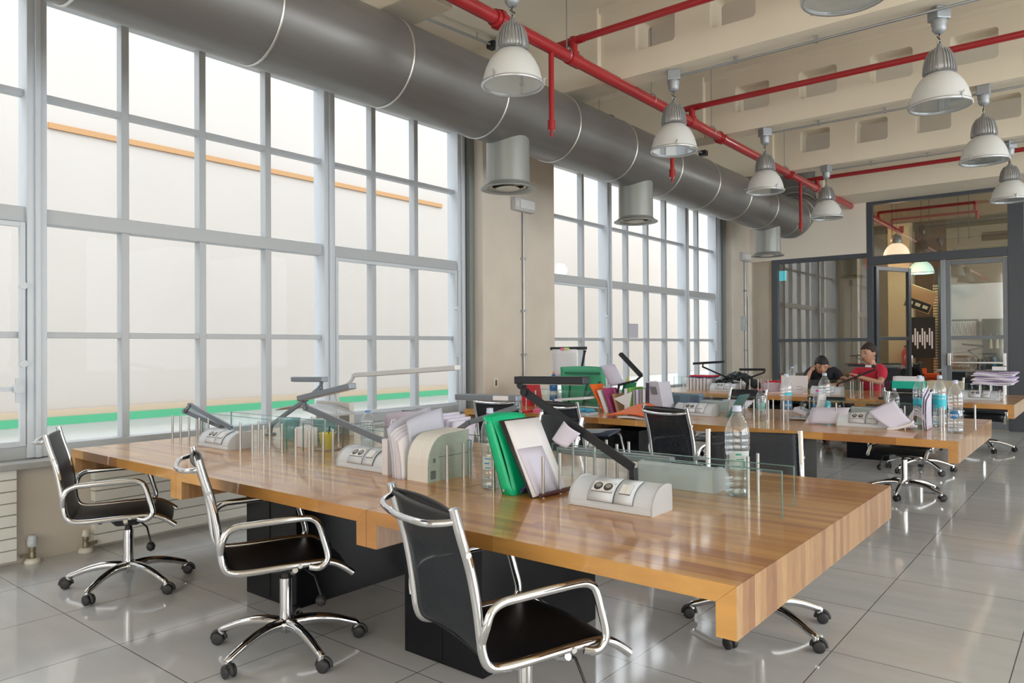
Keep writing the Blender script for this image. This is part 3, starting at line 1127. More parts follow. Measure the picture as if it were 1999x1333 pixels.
def make_chair(label, base_deg):
    t = thing('office_chair', label, 'chair', group='mesh back office chairs')
    W = 0.229
    sp_ = sling_pts(4)
    for s in (-1, 1):
        fr = MB()
        fr.tube([(s * W, p.y, p.z) for p in sp_], 0.0145, 12, sx=1.0)
        fr.build('side_frame', CHROME, t)
        sc = MB()
        for (yy, zz) in ((-0.335, 0.765), (-0.290, 0.535), (0.02, 0.428)):
            sc.cyl((s * (W + 0.010), yy, zz), (s * (W + 0.018), yy, zz), 0.009, 12)
        sc.build('frame_bolt', STEEL, t)
        ar = MB()
        X = s * (W + 0.028)
        pts = [(s * (W + 0.012), -0.290, 0.515), (X, -0.286, 0.56), (X, -0.270, 0.60), (X, -0.235, 0.620), (X, -0.18, 0.624), (X, 0.02, 0.630), (X, 0.07, 0.622), (X, 0.095, 0.595), (X, 0.115, 0.53), (X, 0.132, 0.465), (X, 0.125, 0.435), (X, 0.095, 0.416), (s * (W + 0.012), 0.06, 0.420)]
        ar.tube(smooth_path(pts, 3), 0.0095, 10, sx=1.5)
        ar.build('armrest', CHROME, t)
        gp_ = MB().tube([(s * (W + 0.013), 0.0, 0.414), (s * (W - 0.03), 0.0, 0.395), (s * 0.1, 0.0, 0.392)], 0.012, 8)
        gp_.build('seat_bracket', ALU, t)
    # back handle
    hp = smooth_path([(-W, -0.358, 0.862), (-W + 0.012, -0.385, 0.856), (-0.17, -0.425, 0.850), (-0.08, -0.440, 0.846), (0, -0.445, 0.845), (0.08, -0.440, 0.846), (0.17, -0.425, 0.850), (W - 0.012, -0.385, 0.856), (W, -0.358, 0.862)], 3)
    MB().tube(hp, 0.0105, 10).build('back_handle', CHROME, t)
    # sling: backrest and seat
    pl = [p for p in sp_]
    k_split = next(i for i, p in enumerate(pl) if p.y > -0.262 and p.z < 0.5)

    def sheet(lst, sag, name, m):
        def fn(u, v):
            x = (v * 2 - 1) * (W - 0.008)
            f = u * (len(lst) - 1)
            i = min(int(f), len(lst) - 2)
            p = lst[i].lerp(lst[i + 1], f - i)
            d = (lst[i + 1] - lst[i]).normalized()
            nrm = Vector((0, d.z, -d.y))
            s_ = sag * (1 - (2 * v - 1) ** 2)
            q = p + nrm * (s_ if name == 'seat' else s_)
            return (x, q.y, q.z)
        MB().grid(fn, len(lst) * 2, 12, 0.006).build(name, m, t)
    back = pl[1:k_split + 1]
    seat = pl[k_split:-2]
    sheet(back, -0.020, 'backrest', SLING)
    sheet(seat, -0.012, 'seat', LEATHER)
    MB().tube([(x, -0.365 - 0.018 * (1 - (x / W) ** 2), 0.868) for x in [W * (k / 6 - 1) for k in range(13)]], 0.009, 8).build('top_hem', BLACKP, t)
    # under-seat mechanism
    mc = MB()
    mc.add([(-0.12, -0.11, 0.415), (0.12, -0.11, 0.415), (0.12, 0.12, 0.415), (-0.12, 0.12, 0.415), (-0.045, -0.06, 0.345), (0.045, -0.06, 0.345), (0.045, 0.05, 0.345), (-0.045, 0.05, 0.345)],
           [(0, 1, 2, 3), (7, 6, 5, 4), (0, 4, 5, 1), (1, 5, 6, 2), (2, 6, 7, 3), (3, 7, 4, 0)])
    mc.box(-0.14, 0.14, -0.145, -0.115, 0.385, 0.412)
    mc.build('tilt_mechanism', BLACKP, t, bevel=0.012)
    lv = MB().tube([(0.03, 0.05, 0.375), (0.14, 0.10, 0.35), (0.17, 0.12, 0.27)], 0.005, 8)
    lv.lathe([(0.0, -0.05), (0.018, -0.04), (0.024, -0.02), (0.014, 0.0), (0.0, 0.004)], (0.17, 0.12, 0.27), 12)
    lv.build('tilt_lever', BLACKP, t)
    co = MB().cyl((0, 0, 0.10), (0, 0, 0.318), 0.027, 20)
    co.build('gas_column', CHROME, t)
    MB().cyl((0, 0, 0.318), (0, 0, 0.352), 0.02, 16, 0.017).build('gas_piston', BLACKP, t)
    sb_ = MB().lathe([(0.0, 0.075), (0.024, 0.078), (0.03, 0.095), (0.050, 0.102), (0.052, 0.128), (0.03, 0.138), (0.0, 0.138)], n=20)
    for k in range(5):
        a = 2 * pi * k / 5
        cs, sn = cos(a), sin(a)
        prof = [(0.035, 0.116, 0.026), (0.09, 0.121, 0.024), (0.16, 0.115, 0.0215), (0.23, 0.098, 0.019), (0.285, 0.078, 0.0175), (0.312, 0.068, 0.017), (0.324, 0.060, 0.015)]
        sb_.tube([(r * cs, r * sn, z) for r, z, q in smooth3(prof)], [q for r, z, q in smooth3(prof)], 10, sx=1.0)
        sb_.cyl((0.318 * cs, 0.318 * sn, 0.046), (0.318 * cs, 0.318 * sn, 0.066), 0.016, 12)
    so = sb_.build('star_base', CHROME, t)
    so.rotation_euler = (0, 0, radians(base_deg))
    for k in range(5):
        a = 2 * pi * k / 5
        c = make_caster(so, a)
        c.rotation_euler = (0, 0, a + (0.7, -0.5, 2.2, 0.2, 1.3)[k])
    return t


def smooth3(prof):
    q = smooth_path([(p[0], p[1], p[2]) for p in prof], 3)
    return [(v.x, v.y, v.z) for v in q]


CASTER_ME = []


def make_caster(parent, a):
    loc = (0.318 * cos(a), 0.318 * sin(a), 0)
    if CASTER_ME:
        o = bpy.data.objects.new('caster', CASTER_ME[0])
        C.objects.link(o)
        o.parent = parent
        o.location = loc
        return o
    m = MB()
    for s in (-1, 1):
        st = len(m.v)
        m.lathe([(0.0, -0.009), (0.021, -0.009), (0.027, -0.005), (0.027, 0.005), (0.021, 0.009), (0.012, 0.011), (0.0, 0.011)], n=22)
        for q in range(st, len(m.v)):
            x, y, z = m.v[q]
            m.v[q] = (0.012 + x, s * (0.0165 + (z if s > 0 else z)) if s > 0 else -(0.0165 + z), 0.0275 + y)
    m.tube([(0.012 + 0.031 * cos(u), 0, 0.0275 + 0.031 * sin(u)) for u in [radians(d) for d in range(-10, 200, 15)]], 0.0085, 8)
    m.cyl((0, 0, 0.045), (0, 0, 0.058), 0.011, 10)
    o = m.build('caster', WHEEL, parent, loc)
    CASTER_ME.append(o.data)
    return o


def place_rot(ch, deg):
    for c in ch.children:
        if c.name.startswith('star_base'):
            c.rotation_euler = (0, 0, radians(deg))


c0 = make_chair('black mesh chair with chrome frame, nearest the camera at bottom centre', 30)
FRONT = (-1.49, 1.90, 18.5)


def put(ch, x, y, th, base_world):
    ch.location = (x, y, 0)
    ch.rotation_euler = (0, 0, radians(-th))
    place_rot(ch, base_world + th)


def more(x, y, th, base_world, label):
    c = dup(c0, (x, y, 0), 0, label)
    put(c, x, y, th, base_world)
    return c


put(c0, -1.49, 1.90, 20, 40)
more(-2.86, 1.92, 25, -8, 'black mesh chair second from left, in front of the front table')
more(-4.33, 1.88, 27, 11, 'black mesh chair at far left near the radiator valves')
more(-1.30, 3.46, 156, -22, 'mesh chair on far side of front table behind the water bottle')
more(-2.90, 3.58, 200, 10, 'mesh chair on far side of front table hidden behind the white papers')
more(-2.43, 5.29, 20, 5, 'grey mesh chair at middle table facing the cream socket unit')
more(-3.42, 5.28, 13, 25, 'grey mesh chair at middle table left of the orange folder')
more(-1.42, 7.28, 184, -19, 'black mesh chair on far side of middle table seen under its aisle end')
more(-3.00, 7.05, 200, 12, 'mesh chair on far side of middle table before the small shelf of folders')
more(-1.56, 8.76, 5, 27, 'chair between middle and rear table, its wheels just behind the other base')
more(-1.24, 10.98, 176, -65, 'chair at far side of rear table, wheels near the aisle')
more(-4.3, 5.36, 350, 12, 'dark chair at window end of middle table, partly behind green binder')

# ------------------------------------------------------------------ desk power units
def make_unit(label, cream=False):
    t = thing('socket_unit', label, 'socket unit', group='desk socket units')
    L_, D_, Hh = 0.362, 0.152, 0.098
    def prof(off=0.0, a0=0.0, a1=1.0, n=14):
        pts = []
        for i in range(n + 1):
            u = a0 + (a1 - a0) * i / n
            a = pi - u * pi * 0.64
            y = 0.104 + (0.102 + off) * cos(a)
            z = 0.018 + (0.082 + off) * sin(a)
            pts.append((y, z))
        return pts
    body = [(0.006, 0.0)] + prof() + [(D_ - 0.004, 0.045), (D_ - 0.004, 0.0)]
    MB().prism(body, 'x', 0.006, L_ - 0.006).build('housing', UNIT, t)
    MB().box(0.004, L_ - 0.004, -0.001, 0.02, 0.0, 0.017).build('base_rail', UNIT, t, bevel=0.003)
    for a, b_ in ((0, 0.007), (L_ - 0.007, L_)):
        e2 = [(-0.002, 0.0)] + prof(0.004) + [(D_ + 0.002, 0.05), (D_ + 0.002, 0.0)]
        MB().prism(e2, 'x', a, b_).build('end_cap', mat('unit_cap', (0.50, 0.52, 0.55), 0.4), t)

    def patch(x0, x1, u0, u1, off, m, name, par):
        def fn(u, v):
            q = prof(off, u0 + (u1 - u0) * v, u0 + (u1 - u0) * v, 1)[0]
            return (x0 + (x1 - x0) * u, q[0], q[1])
        return MB().grid(fn, 1, 8, 0.003).build(name, m, par)
    patch(0.086, 0.199, 0.06, 0.72, 0.004, UNITD, 'socket_frame_joint', t)
    f1 = patch(0.088, 0.197, 0.07, 0.71, 0.0055, UNIT, 'socket_module', t)
    patch(0.201, 0.282, 0.06, 0.72, 0.004, UNITD, 'switch_frame_joint', t)
    f2 = patch(0.203, 0.280, 0.07, 0.71, 0.0055, UNIT, 'switch_module', t)
    # flat insert plates lying on the curve
    u = 0.385
    a = pi - u * pi * 0.64
    ny, nz = cos(a) / 0.102, sin(a) / 0.082
    ln = sqrt(ny * ny + nz * nz)
    nv = Vector((0, ny / ln, nz / ln))
    tv = Vector((0, nv.z, -nv.y))
    cy, cz = 0.104 + 0.106 * cos(a), 0.018 + 0.086 * sin(a)

    def plate(xc, w, h, lift, m, name, par, th=0.004):
        c = Vector((xc, cy, cz)) + nv * lift
        P_ = []
        for dn in (0, th):
            for (sx_, st_) in ((-1, -1), (1, -1), (1, 1), (-1, 1)):
                P_.append(c + nv * dn + Vector((sx_ * w / 2, 0, 0)) + tv * st_ * h / 2)
        return _mk(P_, m, name, par)

    def _mk(P_, m, name, par):
        b = MB()
        b.add(P_, [(0, 3, 2, 1), (4, 5, 6, 7), (0, 1, 5, 4), (1, 2, 6, 5), (2, 3, 7, 6), (3, 0, 4, 7)])
        return b.build(name, m, par)
    plate(0.1425, 0.090, 0.048, -0.002, UNITD, 'insert_joint', f1)
    ip = plate(0.1425, 0.087, 0.0455, 0.001, SOCKW, 'socket_insert', f1)
    so = MB()
    for xc in (0.121, 0.164):
        c = Vector((xc, cy, cz)) + nv * 0.0052
        ring = [c + Vector((cos(q), 0, 0)) * 0.0185 + tv * sin(q) * 0.0185 for q in [2 * pi * k / 24 for k in range(24)]]
        so.add(ring, [tuple(range(24))])
    so.build('socket_well', SOCK, f1)
    so2 = MB()
    for xc in (0.121, 0.164):
        c = Vector((xc, cy, cz)) + nv * 0.0056 - tv * -0.004
        ring = [c + Vector((cos(q), 0, 0)) * 0.012 + tv * (sin(q) * 0.010 + 0.0) for q in [2 * pi * k / 20 for k in range(20)]]
        so2.add(ring, [tuple(range(20))])
    so2.build('socket_face', mat('socket_mid', (0.33, 0.32, 0.31), 0.5), f1)
    plate(0.2415, 0.047, 0.046, -0.001, UNITD, 'rocker_joint', f2)
    plate(0.2300, 0.0215, 0.043, 0.0015, SOCKW, 'rocker_switch', f2)
    plate(0.2528, 0.0215, 0.043, 0.0015, SOCKW, 'rocker_switch', f2)
    return t


u0 = make_unit('grey desk socket unit with two sockets and switch, nearest camera on front table')
u0.location = (-1.628, 2.352, ZT)


def unit(x, y, far, label):
    u_ = dup(u0, (x, y, ZT), 0, label)
    if far:
        u_.rotation_euler = (0, 0, pi)
        u_.location = (x + 0.362, y, ZT)
    return u_


unit(-3.095, 2.380, False, 'grey desk socket unit left of the white catalogue box on front table')
unit(-4.450, 2.352, False, 'grey desk socket unit nearest the window on front table')
unit(-1.625, 3.03, True, 'socket unit seen from behind through the desk glass on front table')
unit(-3.30, 3.06, True, 'socket unit on far side of front table behind the glass')
unit(-1.60, 5.86, False, 'cream socket unit under the curled paper on middle table')
unit(-3.00, 5.98, False, 'cream socket unit behind the grey chair back on middle table')
unit(-3.06, 6.62, True, 'pale blue socket unit behind glass at centre of middle table')
unit(-1.65, 6.60, True, 'pale socket unit behind glass near bottles on middle table')
unit(-2.88, 9.42, False, 'socket unit between two papers on rear table')
unit(-4.20, 9.42, False, 'white socket unit at window end of rear table')
unit(-1.28, 9.42, False, 'socket unit on rear table left of the stacked papers')

# ------------------------------------------------------------------ articulated desk lamps
def desk_lamp(label, y, base, pts, head, m, wid=0.034, group='articulated desk lamps', tagstrip=None, foot=True):
    """base: (x) where the post stands; pts: list of (x, z) joints; head: ((x,z),(x,z)); local plane y"""
    zf = 0.075 if not foot else 0.0
    x0 = base
    t = thing('desk_lamp', label, 'desk lamp', (x0, y, ZT), group=group)
    loc = [(p[0] - x0, (p[2] - y) if len(p) > 2 else 0.0, p[1] - ZT) for p in pts]
    if foot:
        MB().lathe([(0.0, 0.0), (0.045, 0.0), (0.045, 0.012), (0.02, 0.018), (0.0, 0.018)], n=20).build('lamp_base', m, t)
    z0 = 0.018 if foot else 0.078
    MB().bar((0, 0, z0), loc[0], 0.024, 0.030, (0, 1, 0)).build('lamp_post', m, t, bevel=0.003)
    for i in range(len(loc) - 1):
        seg_ = Vector(loc[i + 1]) - Vector(loc[i])
        nm = 'lamp_arm' if seg_.length > 0.1 else 'lamp_joint'
        b_ = MB().bar(loc[i], loc[i + 1], 0.014, wid * (1.0 if seg_.length > 0.1 else 0.8))
        b_.cyl(Vector(loc[i + 1]) + Vector((0, -0.014, 0)), Vector(loc[i + 1]) + Vector((0, 0.014, 0)), wid * 0.5, 12)
        b_.build(nm, m, t, bevel=0.002)
    h0, h1 = head
    a = Vector((h0[0] - x0, (h0[2] - y) if len(h0) > 2 else 0.0, h0[1] - ZT))
    b2 = Vector((h1[0] - x0, (h1[2] - y) if len(h1) > 2 else 0.0, h1[1] - ZT))
    hd = MB().bar(a, b2, 0.050, 0.032).build('lamp_head', m, t, bevel=0.004)
    d = (b2 - a)
    df = MB().bar(a + d * 0.12 + Vector((0, 0, -0.0165)), a + d * 0.95 + Vector((0, 0, -0.0165)), 0.034, 0.003)
    df.build('diffuser', mat('lamp_diffuser', (0.75, 0.76, 0.75), 0.5), hd)
    if tagstrip:
        q0, q1 = tagstrip
        MB().bar(a + d * q0 + Vector((0, -0.026, 0)), a + d * q1 + Vector((0, -0.026, 0)), 0.001, 0.024).build('label_sticker', PAPER, hd)
    return t


desk_lamp('black articulated desk lamp nearest camera with note hanging on its arm', 2.475, -1.41,
          [(-1.412, 0.875), (-1.934, 1.146), (-1.952, 1.176)], ((-1.975, 1.197), (-1.622, 1.203)), LAMPB, 0.034, foot=False)
desk_lamp('dark grey articulated desk lamp above the second socket unit', 2.505, -2.86,
          [(-2.862, 0.862), (-3.530, 1.002), (-3.562, 1.045)], ((-3.585, 1.052), (-3.118, 1.137)), LAMPG, 0.034, foot=False)
desk_lamp('grey desk lamp folded down over the socket unit nearest the window', 2.475, -4.255,
          [(-4.258, 0.842), (-4.776, 0.962), (-4.850, 0.918)], ((-4.86, 0.915, 2.50), (-4.52, 0.832, 2.56)), LAMPG, 0.03, foot=False)
desk_lamp('grey articulated lamp on far side with its bar pointing to the left', 2.96, -4.60,
          [(-4.58, 0.80), (-4.174, 0.995), (-4.015, 1.078), (-3.998, 1.13)], ((-3.965, 1.135), (-4.31, 1.128)), LAMPG, 0.028)
desk_lamp('pale grey lamp with long horizontal bar before the first window', 3.30, -4.25,
          [(-4.24, 0.86), (-4.30, 1.02), (-4.14, 1.09), (-4.09, 1.145)], ((-4.07, 1.15), (-3.10, 1.215)), LAMPW, 0.026)
desk_lamp('dark lamp with level bar above the water bottle and green folder', 3.02, -2.92,
          [(-2.90, 0.84), (-2.76, 0.92), (-2.42, 1.02), (-2.42, 1.065)], ((-2.40, 1.07), (-2.84, 1.062)), LAMPG, 0.028, tagstrip=(0.12, 0.36))
desk_lamp('dark lamp folded low behind the desk glass of front table', 2.955, -1.505,
          [(-1.507, 0.825)], ((-1.49, 0.835), (-2.10, 0.835)), LAMPG, 0.03)
desk_lamp('black lamp holding a white sheet clipped on its bar, middle table', 6.40, -4.34,
          [(-4.323, 0.80), (-4.272, 1.02), (-4.215, 1.29)], ((-4.20, 1.322), (-4.64, 1.318)), LAMPB, 0.022)
desk_lamp('black lamp with bar rising steeply to the left, middle table', 6.02, -3.62,
          [(-3.60, 0.90), (-3.58, 0.975), (-3.40, 1.02), (-3.345, 1.065)], ((-3.35, 1.07), (-3.565, 1.27)), LAMPB, 0.022)
desk_lamp('thin black lamp over the blue file on rear table window end', 9.62, -3.95,
          [(-3.95, 0.84), (-4.02, 0.90), (-4.38, 1.045), (-4.38, 1.085)], ((-4.52, 1.09), (-4.07, 1.12)), LAMPB, 0.022)
desk_lamp('black lamp with level bar standing over the dark bag', 9.66, -3.78,
          [(-3.76, 0.86), (-3.70, 0.92), (-3.54, 0.98), (-3.53, 1.01)], ((-3.53, 1.02), (-3.87, 1.016)), LAMPB, 0.022)
desk_lamp('black lamp in front of the man in red, its arm slanting down', 9.52, -2.60,
          [(-2.58, 0.86), (-2.49, 0.90), (-2.16, 1.045), (-2.157, 1.075)], ((-2.155, 1.083), (-2.455, 1.094)), LAMPB, 0.022, tagstrip=(0.12, 0.35))
desk_lamp('black lamp bar lying low among bottles on middle table', 6.56, -1.72,
          [(-1.75, 0.86)], ((-1.72, 0.885), (-2.02, 0.882)), LAMPB, 0.022)

# ------------------------------------------------------------------ steel pins
def pin(x, y, ti, first=[None]):
    lab = 'short brushed steel pin standing upright on the %s table' % TAB[ti]
    if first[0] is None:
        o = MB().cyl((0, 0, 0), (0, 0, 0.167), 0.0068, 12)
        o.v = o.v
        q = o.build('steel_pin', STEEL)
        tag(q, lab, 'pin', 'steel pins on the %s table' % TAB[ti])
        first[0] = q
    else:
        q = first[0].copy()
        C.objects.link(q)
        q['label'] = lab
        q['group'] = 'steel pins on the %s table' % TAB[ti]
    q.location = (x, y, ZT)


PINS = [(-4.85, 2.39), (-4.74, 2.39), (-4.745, 2.505), (-4.63, 2.39), (-4.60, 2.505), (-4.52, 2.40), (-4.03, 2.395), (-3.90, 2.395), (-4.01, 2.505), (-3.775, 2.39), (-3.893, 2.505), (-3.766, 2.505),
        (-3.467, 2.392), (-3.337, 2.386), (-3.22, 2.39), (-3.29, 2.505), (-3.47, 2.505), (-2.575, 2.36), (-2.325, 2.40), (-2.325, 2.51),
        (-2.035, 2.385), (-1.776, 2.387), (-1.776, 2.505),
        (-1.123, 2.879), (-1.123, 2.985), (-1.73, 2.885), (-1.73, 2.99), (-1.85, 2.885), (-1.85, 2.99), (-1.97, 2.885), (-1.97, 2.99),
        (-3.42, 2.99), (-3.42, 2.885), (-4.0, 2.885), (-4.0, 2.99), (-3.87, 2.885), (-3.87, 2.99)]
for x, y in PINS:
    pin(x, y, 0)
P2 = [(-2.02, 5.93), (-2.14, 5.93), (-2.26, 5.93), (-2.02, 6.04), (-2.14, 6.04), (-2.26, 6.04), (-1.15, 5.93), (-0.92, 5.93), (-0.92, 6.04), (-1.03, 6.04), (-3.62, 5.93), (-3.75, 5.93),
      (-0.76, 6.30), (-1.96, 6.40), (-2.37, 6.42), (-2.37, 6.52), (-1.62, 5.93), (-3.50, 6.42), (-4.5, 5.93), (-4.62, 5.93), (-4.75, 5.93), (-1.3, 6.42), (-4.3, 6.04)]
for x, y in P2:
    pin(x, y, 1)
P3 = [(-2.42, 9.47), (-2.42, 9.58), (-2.31, 9.47), (-2.31, 9.58), (-2.20, 9.47), (-2.20, 9.58), (-2.09, 9.47), (-2.09, 9.58), (-3.66, 9.47), (-3.55, 9.47), (-3.55, 9.58), (-3.42, 9.47), (-3.42, 9.58), (-3.78, 9.47),
      (-1.10, 9.47), (-1.0, 9.47), (-0.88, 9.47), (-1.10, 9.58), (-1.0, 9.58), (-0.88, 9.58), (-1.83, 9.35), (-1.70, 9.35), (-4.6, 9.47), (-4.5, 9.47), (-4.4, 9.47), (-4.3, 9.47)]
for x, y in P3:
    pin(x, y, 2)

# ------------------------------------------------------------------ glass screens
def screen(x0, x1, y, z1, label):
    t = thing('glass_screen', label, 'glass screen', ((x0 + x1) / 2, y, ZT + 0.001), group='low glass desk screens')
    w = (x1 - x0) / 2
    h = z1 - ZT
    MB().box(-w, w, -0.004, 0.004, 0, h).build('glass_pane', PANE, t)
    e = MB()
    e.box(-w, w, -0.0042, 0.0042, h - 0.0022, h + 0.0004)
    e.box(-w - 0.0004, -w + 0.002, -0.0042, 0.0042, 0, h)
    e.box(w - 0.002, w + 0.0004, -0.0042, 0.0042, 0, h)
    e.build('polished_edge', PANEE, t)


screen(-1.865, -0.895, 2.61, 0.897, 'nearest glass screen of front table at the aisle end')
screen(-2.06, -0.93, 2.843, 0.880, 'glass screen of front table just behind the nearest one')
screen(-3.694, -2.36, 2.60, 0.897, 'glass screen behind the second socket unit on front table')
screen(-3.62, -2.45, 2.83, 0.885, 'glass screen behind the white catalogue on front table')
screen(-4.85, -3.86, 2.60, 0.897, 'glass screen at window end of front table')
screen(-4.88, -3.80, 2.83, 0.885, 'rear glass screen at window end of front table')
for ti, nm in ((1, 'middle'), (2, 'rear')):
    for k, (x0, x1) in enumerate(((-1.95, -0.98), (-3.45, -2.42), (-4.85, -3.85))):
        screen(x0, x1, 2.60 + ti * DY, 0.895, 'low glass screen of %s table, %s, near row' % (nm, MODN[k]))
        screen(x0, x1, 2.84 + ti * DY, 0.885, 'low glass screen of %s table, %s, far row' % (nm, MODN[k]))

# ------------------------------------------------------------------ bottles
def bottle(x, y, h, r, label, water=0.0, lab=None, cap=None, body=None, z=None, ridges=8, waist=True, tilt=0.0):
    t = thing('water_bottle', label, 'bottle', (x, y, ZT if z is None else z), group='plastic water bottles')
    n = 44
    prof = [(0.0, 0.006), (r * 0.55, 0.004), (r * 0.85, 0.0), (r * 0.97, 0.008)]
    for i in range(n + 1):
        u = i / n
        z_ = 0.012 + u * (h * 0.66)
        rr = r
        if waist:
            rr = r * (1 - 0.10 * math.exp(-((u - 0.60) / 0.10) ** 2) - 0.05 * math.exp(-((u - 0.10) / 0.05) ** 2))
        if u < 0.30 or u > 0.52:
            rr *= 1 + 0.022 * sin(u * n * 1.35)
        prof.append((rr, z_))
    z1 = prof[-1][1]
    for u, k in ((0.1, 0.985), (0.3, 0.90), (0.5, 0.74), (0.7, 0.54), (0.85, 0.38), (0.95, 0.31), (1.0, 0.29)):
        prof.append((r * k, z1 + u * h * 0.25))
    zt = z1 + h * 0.25
    prof.append((r * 0.28, zt + h * 0.02))
    bm = body or BOT
    MB().lathe(prof, n=28).build('bottle_body', bm, t)
    cap_m = cap or CAPW
    MB().lathe([(r * 0.40, zt - 0.002), (r * 0.40, zt + 0.004), (r * 0.36, zt + 0.005), (r * 0.36, h - 0.002), (r * 0.32, h), (0.0, h)], n=20).build('bottle_cap', cap_m, t)
    if water > 0:
        wp_ = [(0.0, 0.010)] + [(max(q[0] - 0.0015, 0), q[1]) for q in prof[2:] if q[1] < water * h] + [(r * 0.95 - 0.0015, water * h), (0.0, water * h)]
        MB().lathe(wp_, n=24).build('water', WATER, t)
    if lab:
        m, a, b_, arc = lab
        lb = MB()
        nseg = 16
        rr = r * 1.004

        def fn(u, v):
            ang = arc[0] + (arc[1] - arc[0]) * u
            return (rr * cos(ang), rr * sin(ang), a + (b_ - a) * v)
        lb.grid(fn, nseg, 1, 0)
        lb.build('bottle_label', m, t)
    return t


LABW = glassy('label_clear_white', (0.75, 0.88, 0.88), 0.6, 0.55, (0.80, 0.90, 0.90))
LABT = mat('label_teal', (0.03, 0.52, 0.66), 0.4)
LABTP = mat('label_teal_pale', (0.30, 0.66, 0.66), 0.5)
LABB = mat('label_blue', (0.02, 0.20, 0.48), 0.4)
FACE = -radians(55)
b1 = bottle(-1.181, 2.915, 0.365, 0.049, 'big clear water bottle standing behind the nearest glass screen', 0.10, (LABW, 0.11, 0.185, (FACE - 0.9, FACE + 0.9)))
lm = MB()
for (u0_, u1_, z0_, z1_) in ((-0.35, 0.10, 0.168, 0.176), (-0.30, 0.30, 0.150, 0.154), (-0.35, 0.0, 0.122, 0.127), (0.25, 0.45, 0.120, 0.142)):
    lm.grid(lambda u, v, q=(u0_, u1_, z0_, z1_): (0.0497 * cos(FACE + q[0] + (q[1] - q[0]) * u), 0.0497 * sin(FACE + q[0] + (q[1] - q[0]) * u), q[2] + (q[3] - q[2]) * v), 5, 1)
lm.build('label_print', mat('print_green', (0.04, 0.30, 0.22), 0.5), b1)
b2 = bottle(-2.085, 2.42, 0.345, 0.040, 'clear water bottle left of the green folder on front table', 0.12, (LABW, 0.085, 0.14, (FACE - 0.8, FACE + 0.8)))
lm = MB()
for (u0_, u1_, z0_, z1_) in ((-0.55, 0.0, 0.108, 0.114), (-0.5, 0.1, 0.09, 0.094), (0.3, 0.45, 0.096, 0.125), (-0.55, 0.2, 0.128, 0.132)):
    lm.grid(lambda u, v, q=(u0_, u1_, z0_, z1_): (0.0407 * cos(FACE + q[0] + (q[1] - q[0]) * u), 0.0407 * sin(FACE + q[0] + (q[1] - q[0]) * u), q[2] + (q[3] - q[2]) * v), 5, 1)
lm.build('label_print', mat('print_blue', (0.03, 0.25, 0.55), 0.5), b2)
bottle(-3.53, 2.95, 0.225, 0.042, 'hazy bottle with blue cap behind glass beside the lilac folder', 0.5, None, CAPB)
b3 = bottle(-2.055, 6.105, 0.375, 0.047, 'bottle with round blue evo label on middle table', 0.0, (LABT, 0.20, 0.225, (FACE - 0.5, FACE + 0.8)))


def evo(b_, r, zc, ang, rad):
    m_ = MB()
    ring = []
    for k in range(28):
        q = 2 * pi * k / 28
        aa = ang + rad * cos(q) / r
        ring.append((r * 1.012 * cos(aa), r * 1.012 * sin(aa), zc + rad * sin(q) * 0.95))
    c_ = (r * 1.02 * cos(ang), r * 1.02 * sin(ang), zc)
    m_.add(ring + [c_], [(k, (k + 1) % 28, 28) for k in range(28)], True)
    m_.build('label_disc', LABB, b_)
    rr_ = r * 1.045
    text_mesh('label_lettering', 'evo', 0.034, PAPER, b_, (rr_ * cos(ang), rr_ * sin(ang), zc), (pi / 2, 0, ang + pi / 2))


evo(b3, 0.047, 0.125, FACE, 0.036)
bottle(-2.34, 6.30, 0.235, 0.036, 'small bottle with teal label and pink cap beside the evo bottle', 0.0, (LABTP, 0.05, 0.115, (0, 2 * pi)), mat('cap_pink', (0.70, 0.10, 0.22), 0.4))
bottle(-1.93, 6.72, 0.365, 0.050, 'full bottle rising behind curved notebook on middle table', 0.3, (LABT, 0.06, 0.12, (0, 2 * pi)))
bottle(-1.86, 6.28, 0.24, 0.036, 'small bottle with magenta cap behind the notebook', 0.0, (mat('label_blue2', (0.12, 0.35, 0.65), 0.5), 0.05, 0.12, (0, 2 * pi)), mat('cap_magenta', (0.65, 0.06, 0.32), 0.4))
bottle(-1.30, 6.33, 0.27, 0.038, 'small clear bottle showing above the curled paper on middle table', 0.0)
bottle(-1.10, 6.20, 0.378, 0.046, 'left bottle of the teal labelled pair on middle table', 0.12, (LABT, 0.155, 0.21, (0, 2 * pi)))
bottle(-0.985, 6.30, 0.378, 0.046, 'right bottle of the teal labelled pair on middle table', 0.12, (LABT, 0.13, 0.235, (0, 2 * pi)))
b4 = bottle(-0.825, 5.885, 0.362, 0.047, 'bottle at aisle corner of middle table with blue round mark', 0.12)
evo(b4, 0.047, 0.125, FACE - 0.65, 0.030)
bottle(-4.47, 6.20, 0.35, 0.042, 'bright blue bottle at window end of middle table', 0.0, (mat('label_pale', (0.7, 0.75, 0.85), 0.5), 0.09, 0.15, (0, 2 * pi)), mat('cap_peach', (0.8, 0.4, 0.3), 0.4), mat('blue_pet', (0.04, 0.22, 0.60), 0.15, trans=0.3))
bottle(-3.32, 10.1, 0.32, 0.048, 'clear bottle beside the seated man in black', 0.0)
bottle(-0.90, 9.33, 0.12, 0.03, 'squat silvery bottle at aisle end of rear table', 0.0, None, mat('cap_brown', (0.25, 0.12, 0.10), 0.4))
bottle(-3.30, 5.90, 0.16, 0.03, 'little clear bottle by the books on middle table', 0.3)

